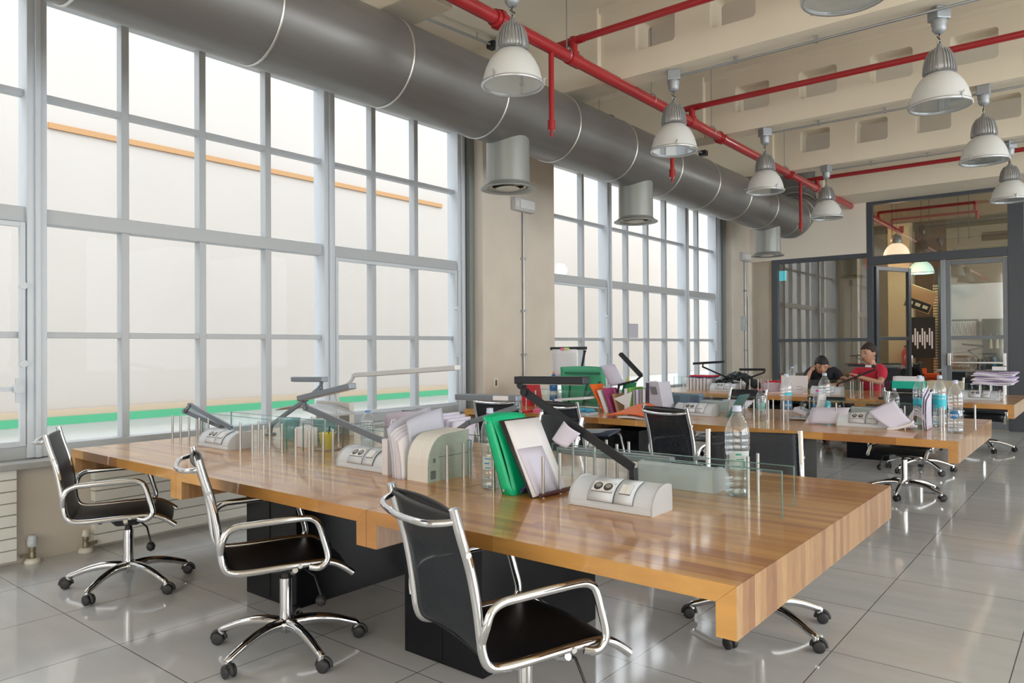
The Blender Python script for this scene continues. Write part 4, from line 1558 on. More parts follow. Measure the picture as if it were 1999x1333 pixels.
# ------------------------------------------------------------------ folders and papers on the front table
GREENP = mat('green_plastic', (0.005, 0.62, 0.30), 0.28, trans=0.15)
gf = thing('green_folder', 'glossy green plastic folder leaning beside the bottle on front table', 'folder', (-1.93, 2.345, ZT))
def lean(xb, xt, z):
    return xb + (xt - xb) * z / 0.33
g = MB()
g.grid(lambda u, v: (lean(0.035, -0.085, 0.33 * u) + 0.012 * sin(pi * u) + 0.02 * v, 0.20 * v ** 0.9 + 0.0, (0.315 + 0.012 * sin(pi * v)) * u + 0.001), 10, 8, 0.004)
g.grid(lambda u, v: (lean(-0.025, -0.13, 0.33 * u) + 0.0 * v, 0.20 * v, (0.312 + 0.012 * sin(pi * v)) * u + 0.001), 10, 8, 0.004)
g.build('cover', GREENP, gf)
MB().grid(lambda u, v: (lean(-0.025, -0.13, 0.33 * u) * (1 - v) + lean(0.035, -0.085, 0.33 * u) * v, -0.006 * sin(pi * v), 0.315 * u + 0.001), 10, 4, 0.004).build('spine', GREENP, gf)
for zz in (0.02, 0.292):
    rv = MB()
    c_ = Vector((lean(0.0, -0.115, zz), -0.010, zz))
    rv.cyl(c_, c_ + Vector((0, -0.004, 0)), 0.006, 12)
    rv.build('press_stud', STEEL, gf)
MB().grid(lambda u, v: (-0.118 + 0.045 * v, 0.03 + 0.16 * u, 0.30 + 0.02 * sin(pi * u)), 6, 4, 0.003).build('flap', GREENP, gf)

cb = thing('clipboard', 'black clipboard with white sheets leaning on a steel pin, front table', 'clipboard', (-1.805, 2.345, ZT))
def cbp(u, v, off=0.0):   # u: up, v: along y
    return Vector((0.0 - 0.165 * u + off, 0.245 * v, 0.300 * u + 0.002))
MB().grid(lambda u, v: cbp(u, v), 2, 2, 0.006).build('board', BLACKP, cb)
MB().grid(lambda u, v: cbp(0.01 + 0.98 * u, 0.02 + 0.9 * v, 0.007 + 0.012 * v) + Vector((0, 0.02 * u, 0)), 4, 4, 0.004).build('paper_sheet', PAPER, cb)
MB().grid(lambda u, v: cbp(0.02 + 0.60 * u, 0.10 + 0.62 * v, 0.016 + 0.01 * v), 4, 4, 0.002).build('paper_sheet', PAPERL, cb)
MB().grid(lambda u, v: (0.03 + 0.006 * u, 0.02 + 0.22 * u, 0.004 + 0.014 * v), 6, 2, 0.012).build('dark_edge', mat('maroon', (0.09, 0.03, 0.035), 0.6), cb)
dk = tag(MB().grid(lambda u, v: (-1.87 + 0.05 * u, 2.36 + 0.12 * v, ZT + 0.012 + 0.03 * sin(pi * u)), 6, 4, 0.01).build('dark_blue_pouch', mat('navy', (0.02, 0.035, 0.12), 0.5)), 'small navy pouch lying between the green folder and clipboard', 'pouch')

# note hanging on the near lamp
nt_ = tag(MB().grid(lambda u, v: (-1.714 + 0.080 * u - 0.051 * v - 0.009 * u * v, 2.448 - 0.014 * sin(pi * u) - 0.012 * v, 1.039 - 0.046 * u - 0.076 * v + 0.015 * u * v), 8, 8, 0.0012).build('hanging_note', PAPERL), 'white paper note hanging from arm of the nearest desk lamp', 'note')
# dark slim notebook and glossy tray behind glass
tag(MB().grid(lambda u, v: (-2.10 + 0.30 * u, 2.93 + 0.11 * v, 0.905 + 0.02 * u + 0.02 * v), 4, 3, 0.008).build('slim_notebook', mat('navy2', (0.02, 0.03, 0.06), 0.3)), 'slim dark notebook lying across pins behind the nearest lamp arm', 'notebook')

# catalogue box: pale green cover with curved corner
ct = thing('catalogue', 'thick pale green phone book style catalogue with barcode, front table', 'catalogue', (-2.52, 2.335, ZT))
CATG = mat('catalogue_cover', (0.34, 0.42, 0.38), 0.5, noise=0.12, nscale=40, stretch=(1, 1, 8))
CATW = mat('catalogue_pages', (0.78, 0.78, 0.76), 0.8, noise=0.08, nscale=3, stretch=(160, 1, 1))
def catpoly():
    pts = [(0.0, 0.0), (0.27, 0.0), (0.27, 0.218)]
    for k in range(8):
        a = pi / 2 * k / 7
        pts.append((0.115 - 0.115 * sin(a) * 1.0, 0.075 + 0.135 * cos(a)))
    return pts
MB().prism(catpoly(), 'x', 0.006, 0.137).build('page_block', CATW, ct)
MB().prism(catpoly(), 'x', 0.137, 0.143).build('front_cover', CATG, ct)
MB().prism(catpoly(), 'x', 0.0, 0.006).build('back_cover', CATG, ct)
bc = MB()
for k in range(9):
    bc.box(0.1432, 0.1438, 0.012, 0.045, 0.014 + k * 0.0042, 0.0165 + k * 0.0042)
bc.box(0.1432, 0.1438, 0.030, 0.034, 0.088, 0.105)
bc.box(0.1432, 0.1438, 0.038, 0.042, 0.086, 0.107)
bc.box(0.1432, 0.1438, 0.060, 0.26, 0.108, 0.110)
bc.build('barcode', mat('ink', (0.03, 0.04, 0.04), 0.6), ct)
# tall curved stack of papers behind it
pf = thing('paper_stack', 'tall curled white and lilac papers standing left of the catalogue', 'papers', (-2.60, 2.32, ZT))
for k in range(7):
    x_ = 0.010 + k * 0.0085
    MB().grid(lambda u, v, x_=x_, k=k: (x_ - 0.030 * u * u + 0.003 * sin(3 * v + k), 0.004 + 0.275 * v, (0.205 - 0.006 * k + 0.075 * v ** 0.6) * u), 8, 10, 0.0035).build('paper_sheet', PAPERL if k % 2 else PAPER, pf)
MB().grid(lambda u, v: (0.0 - 0.038 * u * u, 0.0 + 0.285 * v, (0.225 + 0.088 * v ** 0.55) * u), 10, 12, 0.003).build('outer_folder', mat('folder_lilac_grey', (0.50, 0.52, 0.64), 0.5), pf)
MB().grid(lambda u, v: (0.076 - 0.034 * u * u, 0.05 + 0.235 * v, (0.262 + 0.050 * v ** 0.7) * u), 10, 12, 0.003).build('inner_folder', MATS['folder_lilac_grey'], pf)
wb = tag(MB().box(-0.02, 0.02, 0, 0.24, 0, 0.17).build('white_booklet', PAPER, None, (-2.66 + 0.09, 2.36, ZT)), 'thin white booklet between curled papers and catalogue', 'booklet')
wb.location = (-2.70, 2.36, ZT)
# folders behind, seen through glass
f2 = thing('lilac_folder', 'large lilac folder standing on far side behind the second socket unit', 'folder', (-3.42, 2.96, ZT))
MB().grid(lambda u, v: (0.02 + 0.36 * v, 0.03 - 0.02 * sin(pi * v), 0.005 + (0.22 + 0.02 * v - 0.02 * (1 - v) ** 4) * u), 6, 8, 0.03).build('cover', mat('lilac', (0.56, 0.50, 0.62), 0.5), f2)
ltr = MB()
for k in range(2):
    ltr.tube([(0.225 + 0.014 * cos(a) + 0.03 * k * 0, -0.004, 0.15 + 0.03 * sin(a)) for a in [i * 2 * pi / 12 for i in range(12)]], 0.0025, 6, closed=True)
ltr.build('ring_clip', DARKF, f2)
tag(MB().grid(lambda u, v: (-3.33 + 0.05 * u + 0.07 * v, 2.905, ZT + 0.002 + 0.19 * v), 3, 6, 0.003).build('plastic_sleeve', glassy('sleeve', (0.85, 0.88, 0.9), 1.5, 0.3, (0.8, 0.8, 0.85))), 'clear plastic sleeve leaning by the lilac folder', 'sleeve')
tag(MB().cyl((-3.25, 2.98, 0.962), (-3.05, 2.97, 0.968), 0.006, 8).build('pen', BLACKP), 'black pen lying on top of the lilac folder', 'pen')
for k in range(4):
    tag(MB().grid(lambda u, v, k=k: (-3.12 + 0.045 * k + 0.03 * u, 3.10 + 0.2 * v, ZT + 0.004 + (0.21 - 0.012 * k) * u), 4, 3, 0.008).build('standing_papers', PAPERL), 'pale papers standing behind the lilac folder', 'papers', 'pale papers behind the lilac folder')
# yellow cup, plate, cd, curved tray
cup = thing('yellow_cup', 'yellow plastic cup behind the steel pins on front table', 'cup', (-3.64, 2.73, ZT))
MB().lathe([(0.0, 0.004), (0.040, 0.004), (0.060, 0.115), (0.063, 0.118), (0.058, 0.116), (0.038, 0.010), (0.0, 0.010)], n=28).build('cup_body', mat('yellow', (0.85, 0.78, 0.06), 0.4, trans=0.2), cup)
MB().cyl((0.0, 0, 0.03), (0.06, -0.02, 0.17), 0.004, 8).build('pencil', BLACKP, cup)
cup.scale = (0.8, 0.8, 0.85)
MB().lathe([(0.0, 0.0), (0.09, 0.0), (0.10, 0.006), (0.0, 0.008)], n=28).build('mat_base', mat('brown_mat', (0.35, 0.25, 0.18), 0.6), cup)
wc = thing('white_box', 'white carton standing beside the yellow cup', 'box', (-3.86, 2.74, ZT))
MB().box(-0.06, 0.06, -0.04, 0.04, 0, 0.12).build('carton', PAPER, wc, bevel=0.004)
pl_ = tag(MB().lathe([(0.0, 0.0), (0.11, 0.0), (0.115, 0.008), (0.0, 0.006)], n=32).build('grey_disc', mat('grey_disc', (0.42, 0.38, 0.38), 0.4), None, (-4.86, 2.72, ZT)), 'flat grey round tray at window end of front table', 'tray')
tray = thing('curved_tray', 'curved clear document tray arching over pins near the window', 'tray', (-4.62, 3.02, ZT))
MB().grid(lambda u, v: (0.0 + 0.62 * u, 0.0 + 0.22 * v, 0.135 + 0.075 * sin(pi * (0.15 + 0.75 * u))), 14, 3, 0.008).build('tray_sheet', mat('pale_acrylic', (0.62, 0.66, 0.70), 0.25, trans=0.2), tray)
lg = MB()
for xx in (0.40, 0.50, 0.58):
    lg.cyl((xx, 0.1, 0), (xx, 0.1, 0.19), 0.008, 8)
lg.build('tray_leg', STEEL, tray)
tag(MB().box(-4.50, -4.12, 3.28, 3.32, ZT, 0.955).build('grey_card', mat('grey_card', (0.60, 0.61, 0.60), 0.6)), 'grey card panel standing behind the curved tray', 'panel')
TEAL = glassy('teal_glass', (0.62, 0.84, 0.84), 1.3, 0.25, (0.5, 0.75, 0.78))
for k, (x_, y_, w_, h_) in enumerate(((-4.30, 2.92, 0.14, 0.13), (-4.12, 3.05, 0.10, 0.10), (-4.00, 2.98, 0.16, 0.14))):
    tb = thing('clear_container', 'clear teal plastic container %s, window end of front table' % ('left', 'small middle', 'right')[k], 'container', (x_, y_, ZT))
    MB().lathe([(0.0, 0.002), (w_ * 0.42, 0.002), (w_ * 0.5, h_), (w_ * 0.48, h_), (w_ * 0.40, 0.006)], n=28).build('container_body', TEAL, tb)
    MB().lathe([(w_ * 0.50, h_), (w_ * 0.53, h_ + 0.004), (w_ * 0.50, h_ + 0.008), (0.0, h_ + 0.012)], n=28).build('lid', TEAL, tb)

# ------------------------------------------------------------------ middle table clutter
Y2 = 5.334
ORANGE = mat('orange_card', (0.90, 0.16, 0.01), 0.5)
def standing(name, label, cat, x, y, w, d, h, m, lean_x=0.0, lean_y=0.0, pages=None, group=None, z=ZT):
    """thin upright file: thickness w along x, depth d along y, height h"""
    t = thing(name, label, cat, (x, y, z), group=group)
    b_ = MB()
    for (a, c) in ((0, 0.003), (w - 0.003, w)):
        b_.add([(a, 0, 0), (c, 0, 0), (c, d, 0), (a, d, 0), (a + lean_x, lean_y, h), (c + lean_x, lean_y, h), (c + lean_x, d + lean_y, h), (a + lean_x, d + lean_y, h)],
               [(0, 3, 2, 1), (4, 5, 6, 7), (0, 1, 5, 4), (1, 2, 6, 5), (2, 3, 7, 6), (3, 0, 4, 7)])
    b_.add([(0, -0.001, 0), (w, -0.001, 0), (w, 0.003, 0), (0, 0.003, 0), (lean_x, lean_y - 0.001, h), (w + lean_x, lean_y - 0.001, h), (w + lean_x, lean_y + 0.003, h), (lean_x, lean_y + 0.003, h)],
           [(0, 3, 2, 1), (4, 5, 6, 7), (0, 1, 5, 4), (1, 2, 6, 5), (2, 3, 7, 6), (3, 0, 4, 7)])
    b_.build('cover', m, t)
    hh = h * 0.97
    k = hh / h
    p = MB()
    p.add([(0.004, 0.005, 0.002), (w - 0.004, 0.005, 0.002), (w - 0.004, d - 0.004, 0.002), (0.004, d - 0.004, 0.002),
           (0.004 + lean_x * k, 0.005 + lean_y * k, hh), (w - 0.004 + lean_x * k, 0.005 + lean_y * k, hh), (w - 0.004 + lean_x * k, d - 0.004 + lean_y * k, hh), (0.004 + lean_x * k, d - 0.004 + lean_y * k, hh)],
          [(0, 3, 2, 1), (4, 5, 6, 7), (0, 1, 5, 4), (1, 2, 6, 5), (2, 3, 7, 6), (3, 0, 4, 7)])
    p.build('pages', pages or PAPER, t)
    return t


G = 'files standing between pins on the middle table'
standing('file_folder', 'white and orange leaning folder, leftmost of the standing files', 'folder', -3.66, 5.86, 0.02, 0.22, 0.25, ORANGE, -0.15, 0.0, group=G)
standing('file_folder', 'maroon edged book leaning beside the orange folder', 'book', -3.56, 5.84, 0.03, 0.2, 0.22, mat('magenta_card', (0.40, 0.05, 0.20), 0.5), -0.09, 0, group=G)
standing('file_folder', 'white file leaning left of the maroon edged book', 'folder', -3.63, 5.84, 0.035, 0.22, 0.20, PAPER, -0.08, 0, group=G)
standing('file_folder', 'thin brown book between maroon book and white wedge', 'book', -3.50, 5.84, 0.025, 0.2, 0.17, mat('tan_card', (0.45, 0.28, 0.16), 0.5), -0.05, 0, group=G)
standing('file_folder', 'white file left of the lime green one', 'folder', -3.42, 5.84, 0.03, 0.22, 0.225, PAPER, 0.0, 0, group=G)
standing('file_folder', 'lime green file standing in the middle of the row', 'folder', -3.37, 5.84, 0.02, 0.22, 0.235, mat('lime', (0.22, 0.62, 0.08), 0.4), 0, 0, group=G)
for k in range(5):
    standing('file_folder', ('grey lilac file directly right of the lime one', 'pale file, second right of the lime one', 'slim grey file in middle of the grey run', 'white file before the dark one', 'dark file with purple top')[k], 'folder',
             -3.34 + 0.034 * k, 5.85, 0.026, 0.22, 0.215 + 0.004 * k + (0.05 if k == 4 else 0), [mat('lilac_grey', (0.42, 0.40, 0.48), 0.5), PAPERL, mat('mid_grey', (0.30, 0.30, 0.34), 0.5), PAPER, mat('near_black', (0.05, 0.04, 0.07), 0.4)][k], 0, 0, group=G)
st = standing('magazine', 'grey magazine box leaning right at end of the file row', 'magazine', -3.16, 5.86, 0.13, 0.22, 0.29, mat('mag_grey', (0.52, 0.52, 0.62), 0.5), -0.06, 0, group=G)
mk = MB()
mk.add([(0.045 - 0.036, -0.004, 0.18), (0.105 - 0.036, -0.004, 0.18), (0.095 - 0.046, -0.004, 0.25), (0.035 - 0.046, -0.004, 0.25)], [(0, 1, 2, 3)])
mk.build('cover_print', mat('mag_print', (0.16, 0.17, 0.2), 0.6), st)
o_ = tag(MB().grid(lambda u, v: (-3.34 + 0.50 * u, 5.37 + 0.26 * v + 0.04 * sin(5 * u), ZT + 0.034 + 0.085 * sin(pi * u) * (0.25 + 0.75 * v) - 0.014 * (1 - v)), 14, 8, 0.004).build('orange_folder', ORANGE), 'bright orange card folder bulging over the near edge of middle table', 'folder')
tag(MB().grid(lambda u, v: (-3.22 + 0.36 * u, 5.385 + 0.2 * v, ZT + 0.012 + 0.004 * sin(6 * u)), 8, 3, 0.014).build('paper_stack', PAPER), 'white papers under the bright orange folder', 'papers')
tag(MB().box(-3.80, -3.55, 5.40, 5.60, ZT + 0.001, ZT + 0.02).build('pale_book', mat('pale_blue', (0.5, 0.6, 0.7), 0.5)), 'pale blue book lying flat at middle table edge', 'book')
cpm = MB()
for k in range(5):
    cpm.tube([(-3.79 + 0.045 * k, 5.50 + 0.02 * (k % 2), ZT + 0.035), (-3.74 + 0.045 * k, 5.52, ZT + 0.048), (-3.72 + 0.04 * k, 5.55, ZT + 0.035)], 0.014, 8)
tag(cpm.build('blue_pouch', mat('cyan_cloth', (0.05, 0.35, 0.55), 0.6)), 'crumpled cyan pouch lying on the pale blue book', 'pouch')
# green backpack-like binder box
gb = thing('green_binder', 'large green plastic document case with dark straps, middle table window end', 'document case', (-4.11, 6.22, ZT))
GRN = mat('case_green', (0.05, 0.38, 0.20), 0.45)
MB().grid(lambda u, v: (-0.25 + 0.50 * u - 0.02 * v, 0.02 * sin(pi * u), 0.01 + 0.40 * v * (1 - 0.10 * (abs(u - 0.55)) ** 2)), 10, 8, 0.06).build('case_body', GRN, gb)
sm_ = MB()
sm_.bar((-0.20, -0.045, 0.34), (0.22, -0.045, 0.34), 0.01, 0.02)
sm_.bar((-0.16, -0.045, 0.02), (-0.13, -0.045, 0.28), 0.01, 0.02)
sm_.bar((0.02, -0.045, 0.02), (0.08, -0.045, 0.30), 0.01, 0.02)
sm_.bar((0.02, -0.045, 0.05), (0.22, -0.045, 0.26), 0.01, 0.02)
sm_.build('strap', mat('dark_green', (0.01, 0.12, 0.07), 0.5), gb)
tag(MB().grid(lambda u, v: (-3.80 + 0.16 * u + 0.11 * v, 6.04 - 0.02 * sin(pi * u), 1.15 - 0.19 * v + 0.02 * u), 6, 6, 0.002).build('tilted_sheet', PAPERL), 'white sheet sticking up tilted above the standing files', 'paper')
tag(MB().grid(lambda u, v: (-3.72 + 0.14 * u - 0.03 * v, 5.98, 0.86 + 0.11 * v - 0.02 * u), 4, 4, 0.002).build('clear_sleeve', MATS['sleeve']), 'crumpled clear sleeve under the tilted white sheet', 'sleeve')
standing('file_folder', 'dark green file with yellow tab behind tilted sheet', 'folder', -3.62, 6.08, 0.03, 0.2, 0.26, mat('dk_green', (0.01, 0.20, 0.07), 0.5), 0.05, 0, group=G)
tag(MB().prism([(-3.54, 0.99), (-3.47, 0.99), (-3.51, 1.06)], 'y', 6.05, 6.055).build('yellow_tab', mat('tab_yellow', (0.6, 0.62, 0.2), 0.5)), 'yellow green paper tab above the dark green file', 'tab')
tag(MB().prism([(-3.52, 0.86), (-3.33, 0.93), (-3.36, 0.78)], 'y', 5.82, 5.824).build('white_wedge', PAPER), 'white paper wedge jutting in front of the files', 'paper')
# lamp-held sheet
sh = thing('clipped_sheet', 'white A4 sheet hanging from black lamp bar with pink tabs', 'paper', (-4.44, 6.355, 1.31))
MB().grid(lambda u, v: (-0.155 + 0.31 * u, 0.006 * sin(pi * v), -0.295 * v), 4, 6, 0.0012).build('sheet', PAPER, sh)
MB().box(-0.045, 0.0, -0.004, 0.03, -0.012, 0.016).build('pink_tab', mat('pink', (0.85, 0.16, 0.35), 0.5), sh)
MB().box(0.0, 0.05, -0.004, 0.03, -0.010, 0.018).build('green_tab', mat('tab_lime', (0.55, 0.75, 0.25), 0.5), sh)
MB().box(-0.02, 0.08, -0.005, -0.002, -0.285, -0.255).build('pink_tab', MATS['pink'], sh)
MB().box(0.08, 0.155, -0.005, -0.002, -0.285, -0.255).build('green_tab', MATS['tab_lime'], sh)
REDF = mat('red_plastic', (0.62, 0.01, 0.025), 0.35)
standing('file_folder', 'deep red folder standing near the window on middle table', 'folder', -4.72, 6.0, 0.10, 0.22, 0.25, REDF, -0.05, 0)
for k, (x_, y_, w_, a_) in enumerate(((-4.35, 5.42, 0.30, 0.2), (-4.62, 5.46, 0.26, -0.3), (-4.10, 5.55, 0.2, 0.5))):
    o_ = tag(MB().box(-w_ / 2, w_ / 2, -0.1, 0.1, 0, 0.012 + 0.006 * k).build('red_booklet', (REDF, PAPER, mat('pink_card', (0.75, 0.12, 0.25), 0.5))[k], None, (x_, y_, ZT + 0.001)),
             ('red booklet lying flat at window end of middle table', 'white booklet lying beside the red booklet', 'pink booklet lying nearest the grey chair')[k], 'booklet')
    o_.rotation_euler = (0, 0, a_)
MB_ = MB().grid(lambda u, v: (-4.10 + 0.34 * u, 5.70 + 0.18 * v, ZT + 0.10 + 0.03 * u), 4, 3, 0.02)
tag(MB_.build('desk_calendar', PAPER), 'white desk calendar behind the left grey chair back', 'calendar')
tag(MB().grid(lambda u, v: (-4.25 + 0.2 * u, 5.62 + 0.16 * v, ZT + 0.03 + 0.06 * sin(pi * u) * sin(pi * v) + 0.01 * sin(17 * u + 9 * v)), 10, 8, 0.003).build('crumpled_bag', mat('bag_pink', (0.72, 0.62, 0.6), 0.5)), 'crumpled pink white bag behind the left grey chair', 'bag')
# blue file rack and curved things, centre of middle table
standing('blue_file', 'clear blue file box with papers behind grey chair, middle table', 'file box', -3.28, 6.45, 0.30, 0.10, 0.16, glassy('blue_clear', (0.65, 0.75, 0.88), 1, 0.35, (0.30, 0.42, 0.62)), 0, 0)
ub = thing('curved_binder', 'grey U-bent ring binder standing open by the evo bottle', 'binder', (-1.90, 6.08, ZT))
MB().grid(lambda u, v: ((-0.14 + 0.14 * u * 2.0) if u < 0.5 else (0.0 + 0.10 * sin((u - 0.5) * pi)), 0.02 + 0.2 * v, 0.015 + (0.0 if u < 0.5 else 0.20 * (1 - cos((u - 0.5) * pi)))), 22, 3, 0.010).build('binder_cover', mat('binder_grey', (0.62, 0.64, 0.68), 0.4), ub)
MB().grid(lambda u, v: (-0.10 + 0.10 * u, 0.03 + 0.17 * v, 0.05 + 0.08 * (1 - u) * 0.5), 6, 3, 0.03).build('inner_pages', PAPERL, ub)
nb_ = thing('curved_notebook', 'white notebook curled back on itself left of the cream socket unit', 'notebook', (-1.83, 5.86, ZT))
MB().grid(lambda u, v: (0.02 + 0.28 * u, 0.02 + 0.10 * v ** 1.5, 0.004 + 0.115 * sin(pi / 2 * v) + 0.012 * u), 6, 8, 0.004).build('page', PAPERL, nb_)
MB().grid(lambda u, v: (-0.01 + 0.07 * u, 0.03 + 0.1 * v, 0.004 + 0.05 * v), 4, 4, 0.01).build('page_edge', PAPER, nb_)
cp_ = thing('curled_paper', 'large curled lilac sheet standing over the cream socket unit', 'paper', (-1.37, 5.86, ZT))
MB().grid(lambda u, v: (0.0 + 0.16 * u + 0.12 * v * (1 - 0.0) + 0.03 * v * v, -0.03 - 0.03 * sin(pi * v) + 0.06 * u, 0.125 + 0.085 * u - v * (0.12 + 0.07 * u)), 10, 10, 0.002).build('sheet', PAPERL, cp_)
MB().grid(lambda u, v: (0.13 + 0.16 * u, -0.06 + 0.05 * v + 0.03 * u, 0.004 + 0.05 * u * u + 0.012 * v), 8, 4, 0.012).build('sheet', PAPER, cp_)
rp_ = thing('rolled_papers', 'bundle of papers curled into a loop beside aisle bottles', 'papers', (-1.08, 5.90, ZT))
for k in range(5):
    MB().grid(lambda u, v, k=k: (-0.085 + 0.125 * (1 - cos(pi * u)) / 2 * 1.2 - 0.012 * k * (1 - u), 0.02 + 0.18 * v, 0.006 + 0.004 * k + 0.14 * sin(pi * min(u * 1.0, 1)) * (0.25 if u < 0.5 else 1) * (1 - 0.1 * k) + (0 if u < 0.55 else (u - 0.55) * 0.05)), 16, 4, 0.003).build('paper_sheet', PAPERL if k % 2 else PAPER, rp_)
for k in range(3):
    MB().grid(lambda u, v, k=k: (0.05 + 0.013 * k + 0.02 * u * u - 0.02 * u, 0.01 + 0.2 * v, 0.002 + (0.25 - 0.02 * k + 0.06 * v) * u), 8, 4, 0.003).build('paper_sheet', PAPERL, rp_)
sp_f = standing('small_folder', 'teal clear folder leaning left of the small pink capped bottle', 'folder', -2.55, 6.05, 0.02, 0.2, 0.19, glassy('teal_clear', (0.35, 0.7, 0.75), 1, 0.4, (0.2, 0.5, 0.55)), 0.12, 0)
# far edge papers in the window bay
for k in range(4):
    tag(MB().box(-3.0 + 0.02 * k, -2.72 + 0.02 * k, 6.72, 6.98, ZT + 0.002 + 0.02 * k, ZT + 0.020 + 0.02 * k).build('paper_pile', (PAPER, PAPERL)[k % 2]), 'paper pile near centre back of middle table', 'papers', 'paper pile at middle table')

# ------------------------------------------------------------------ rear table clutter
Y3 = 8.887
rk = thing('file_rack', 'white rack of files topped by red and navy binders, rear table', 'file rack', (-4.44, 9.58, ZT))
rm_ = MB()
for k in range(7):
    rm_.box(-0.17 + 0.05 * k, -0.135 + 0.05 * k, 0, 0.24, 0, 0.155 + 0.004 * (k % 3))
rm_.build('white_files', PAPER, rk)
MB().box(-0.14, 0.20, 0.0, 0.24, 0.165, 0.178).build('navy_binder', mat('navy_card', (0.03, 0.06, 0.2), 0.5), rk)
MB().box(-0.12, 0.22, 0.0, 0.24, 0.180, 0.200).build('red_binder', REDF, rk)
bg_ = thing('black_bag', 'slumped black bag lying at window end of rear table', 'bag', (-3.95, 9.75, ZT))
MB().grid(lambda u, v: (-0.26 + 0.56 * u, -0.10 + 0.22 * v, 0.03 + 0.19 * sin(pi * (u * 0.85 + 0.1)) * (0.75 + 0.25 * sin(pi * v)) + 0.012 * sin(19 * u + 11 * v) + 0.010 * sin(31 * u - 7 * v)), 22, 8, 0.05).build('bag_body', mat('bag_black', (0.018, 0.028, 0.032), 0.45), bg_)
MB().tube([(-0.26, -0.1, 0.03), (-0.1, -0.13, 0.12), (0.1, -0.13, 0.17), (0.28, -0.1, 0.06)], 0.012, 8).build('strap', BLACKP, bg_)
rbk = thing('red_folder_pile', 'red folder on a pile of papers, rear table', 'papers', (-3.40, 9.56, ZT))
MB().grid(lambda u, v: (-0.13 + 0.26 * u, 0.18 * v, 0.01 + 0.13 * (0.8 + 0.2 * sin(3 * u))), 6, 3, 0.02).build('red_cover', REDF, rbk)
MB().grid(lambda u, v: (-0.12 + 0.24 * u + 0.01 * sin(9 * v), 0.17 * u * 0.1, 0.002 + 0.125 * v), 6, 6, 0.05).build('crumpled_sheets', mat('paper_mauve', (0.58, 0.50, 0.62), 0.7), rbk)
bd = thing('standing_plan', 'white drawing sheet on a board standing before the man in black', 'board', (-3.10, 9.50, ZT))
MB().box(-0.165, 0.165, 0.0, 0.012, 0.0, 0.225).build('board', PAPER, bd)
MB().box(-0.168, -0.160, -0.003, 0.014, 0.0, 0.228).build('red_edge', REDF, bd)
pr2 = MB()
pr2.tube([(0.03, -0.002, 0.05), (0.09, -0.002, 0.05), (0.105, -0.002, 0.07), (0.09, -0.002, 0.09), (0.03, -0.002, 0.09)], 0.003, 6)
pr2.build('drawn_line', mat('drawn_grey', (0.35, 0.35, 0.42), 0.6), bd)
tag(MB().box(-3.35, -2.90, 9.22, 9.40, ZT + 0.001, ZT + 0.018).build('pink_papers', mat('pinkish_paper', (0.70, 0.55, 0.55), 0.7)), 'flat pinkish papers lying before the white board', 'papers')
gx = thing('green_crate', 'turquoise green crate full of white papers on rear table', 'crate', (-1.77, 9.24, ZT + 0.062))
MB().box(-0.17, 0.17, -0.005, 0.23, -0.06, 0.0).build('book_support', BLACKP, gx)
TG = mat('crate_green', (0.0, 0.50, 0.36), 0.35)
cr = MB()
cr.box(-0.16, 0.16, 0.0, 0.008, 0.0, 0.135)
cr.box(-0.16, 0.16, 0.212, 0.22, 0.0, 0.135)
cr.box(-0.16, -0.152, 0.0, 0.22, 0.0, 0.135)
cr.box(0.152, 0.16, 0.0, 0.22, 0.0, 0.135)
cr.box(-0.16, 0.16, 0.0, 0.22, 0.0, 0.008)
cr.build('crate_body', TG, gx)
pp_ = MB()
for k in range(9):
    pp_.grid(lambda u, v, k=k: (-0.145 + 0.29 * v, 0.02 + 0.021 * k + 0.004 * sin(7 * v + k), 0.01 + (0.165 + 0.012 * sin(k * 2.1)) * u), 2, 6, 0.008)
pp_.build('papers', PAPER, gx)
lp = thing('laptop_tray', 'dark flat laptop under the green crate on rear table', 'laptop', (-1.80, 9.08, ZT + 0.001))
MB().box(-0.2, 0.25, -0.12, 0.12, 0, 0.02).build('laptop_body', BLACKP, lp, bevel=0.004)
MB().box(-0.2, 0.25, -0.124, -0.12, 0.006, 0.012).build('laptop_trim', CHROME, lp)
for k, (h_, m_) in enumerate(((0.012, mat('slate', (0.10, 0.12, 0.17), 0.5)), (0.016, mat('cream_card', (0.72, 0.66, 0.55), 0.6)))):
    tag(MB().box(-2.0 + 0.36 * k, -1.66 + 0.36 * k, 9.66, 9.9, ZT + 0.001, ZT + 0.17 + h_).build('book_pile', m_), ('slate book pile behind the green crate', 'cream topped book pile behind the bottles, rear table')[k], 'books')
ps = thing('stacked_papers', 'messy stack of lilac folders and sheets resting over pins at aisle end of rear table', 'papers', (-0.96, 9.50, ZT + 0.168))
for k in range(9):
    q = (k * 37 % 11) / 11 - 0.5
    MB().grid(lambda u, v, k=k, q=q: (-0.19 + 0.38 * u + 0.05 * q, -0.10 + 0.26 * v + 0.03 * q, 0.006 + 0.0155 * k + 0.006 * sin(7 * u + k)), 8, 3, 0.011).build('paper_sheet', (PAPERL, PAPER, mat('purple_paper', (0.50, 0.40, 0.66), 0.6))[k % 3], ps)
tag(MB().box(-0.98, -0.86, 9.46, 9.56, ZT + 0.325, ZT + 0.365).build('small_box', PAPER), 'little white box on top of the messy paper stack', 'box')
tag(MB().grid(lambda u, v: (-1.15 + 0.10 * u, 9.44, ZT + 0.002 + 0.07 * v), 2, 2, 0.01).build('white_card', PAPER), 'small white card standing between pins below paper stack', 'card')
for k in range(5):
    tag(MB().box(-4.75 + 0.28 * k, -4.55 + 0.28 * k, 9.95 + 0.03 * (k % 2), 10.2, ZT + 0.001, ZT + 0.05 + 0.03 * ((k * 3) % 4)).build('paper_pile', (PAPER, PAPERL)[k % 2]), 'pile of papers along the far half of rear table', 'papers', 'paper piles on far half of rear table')
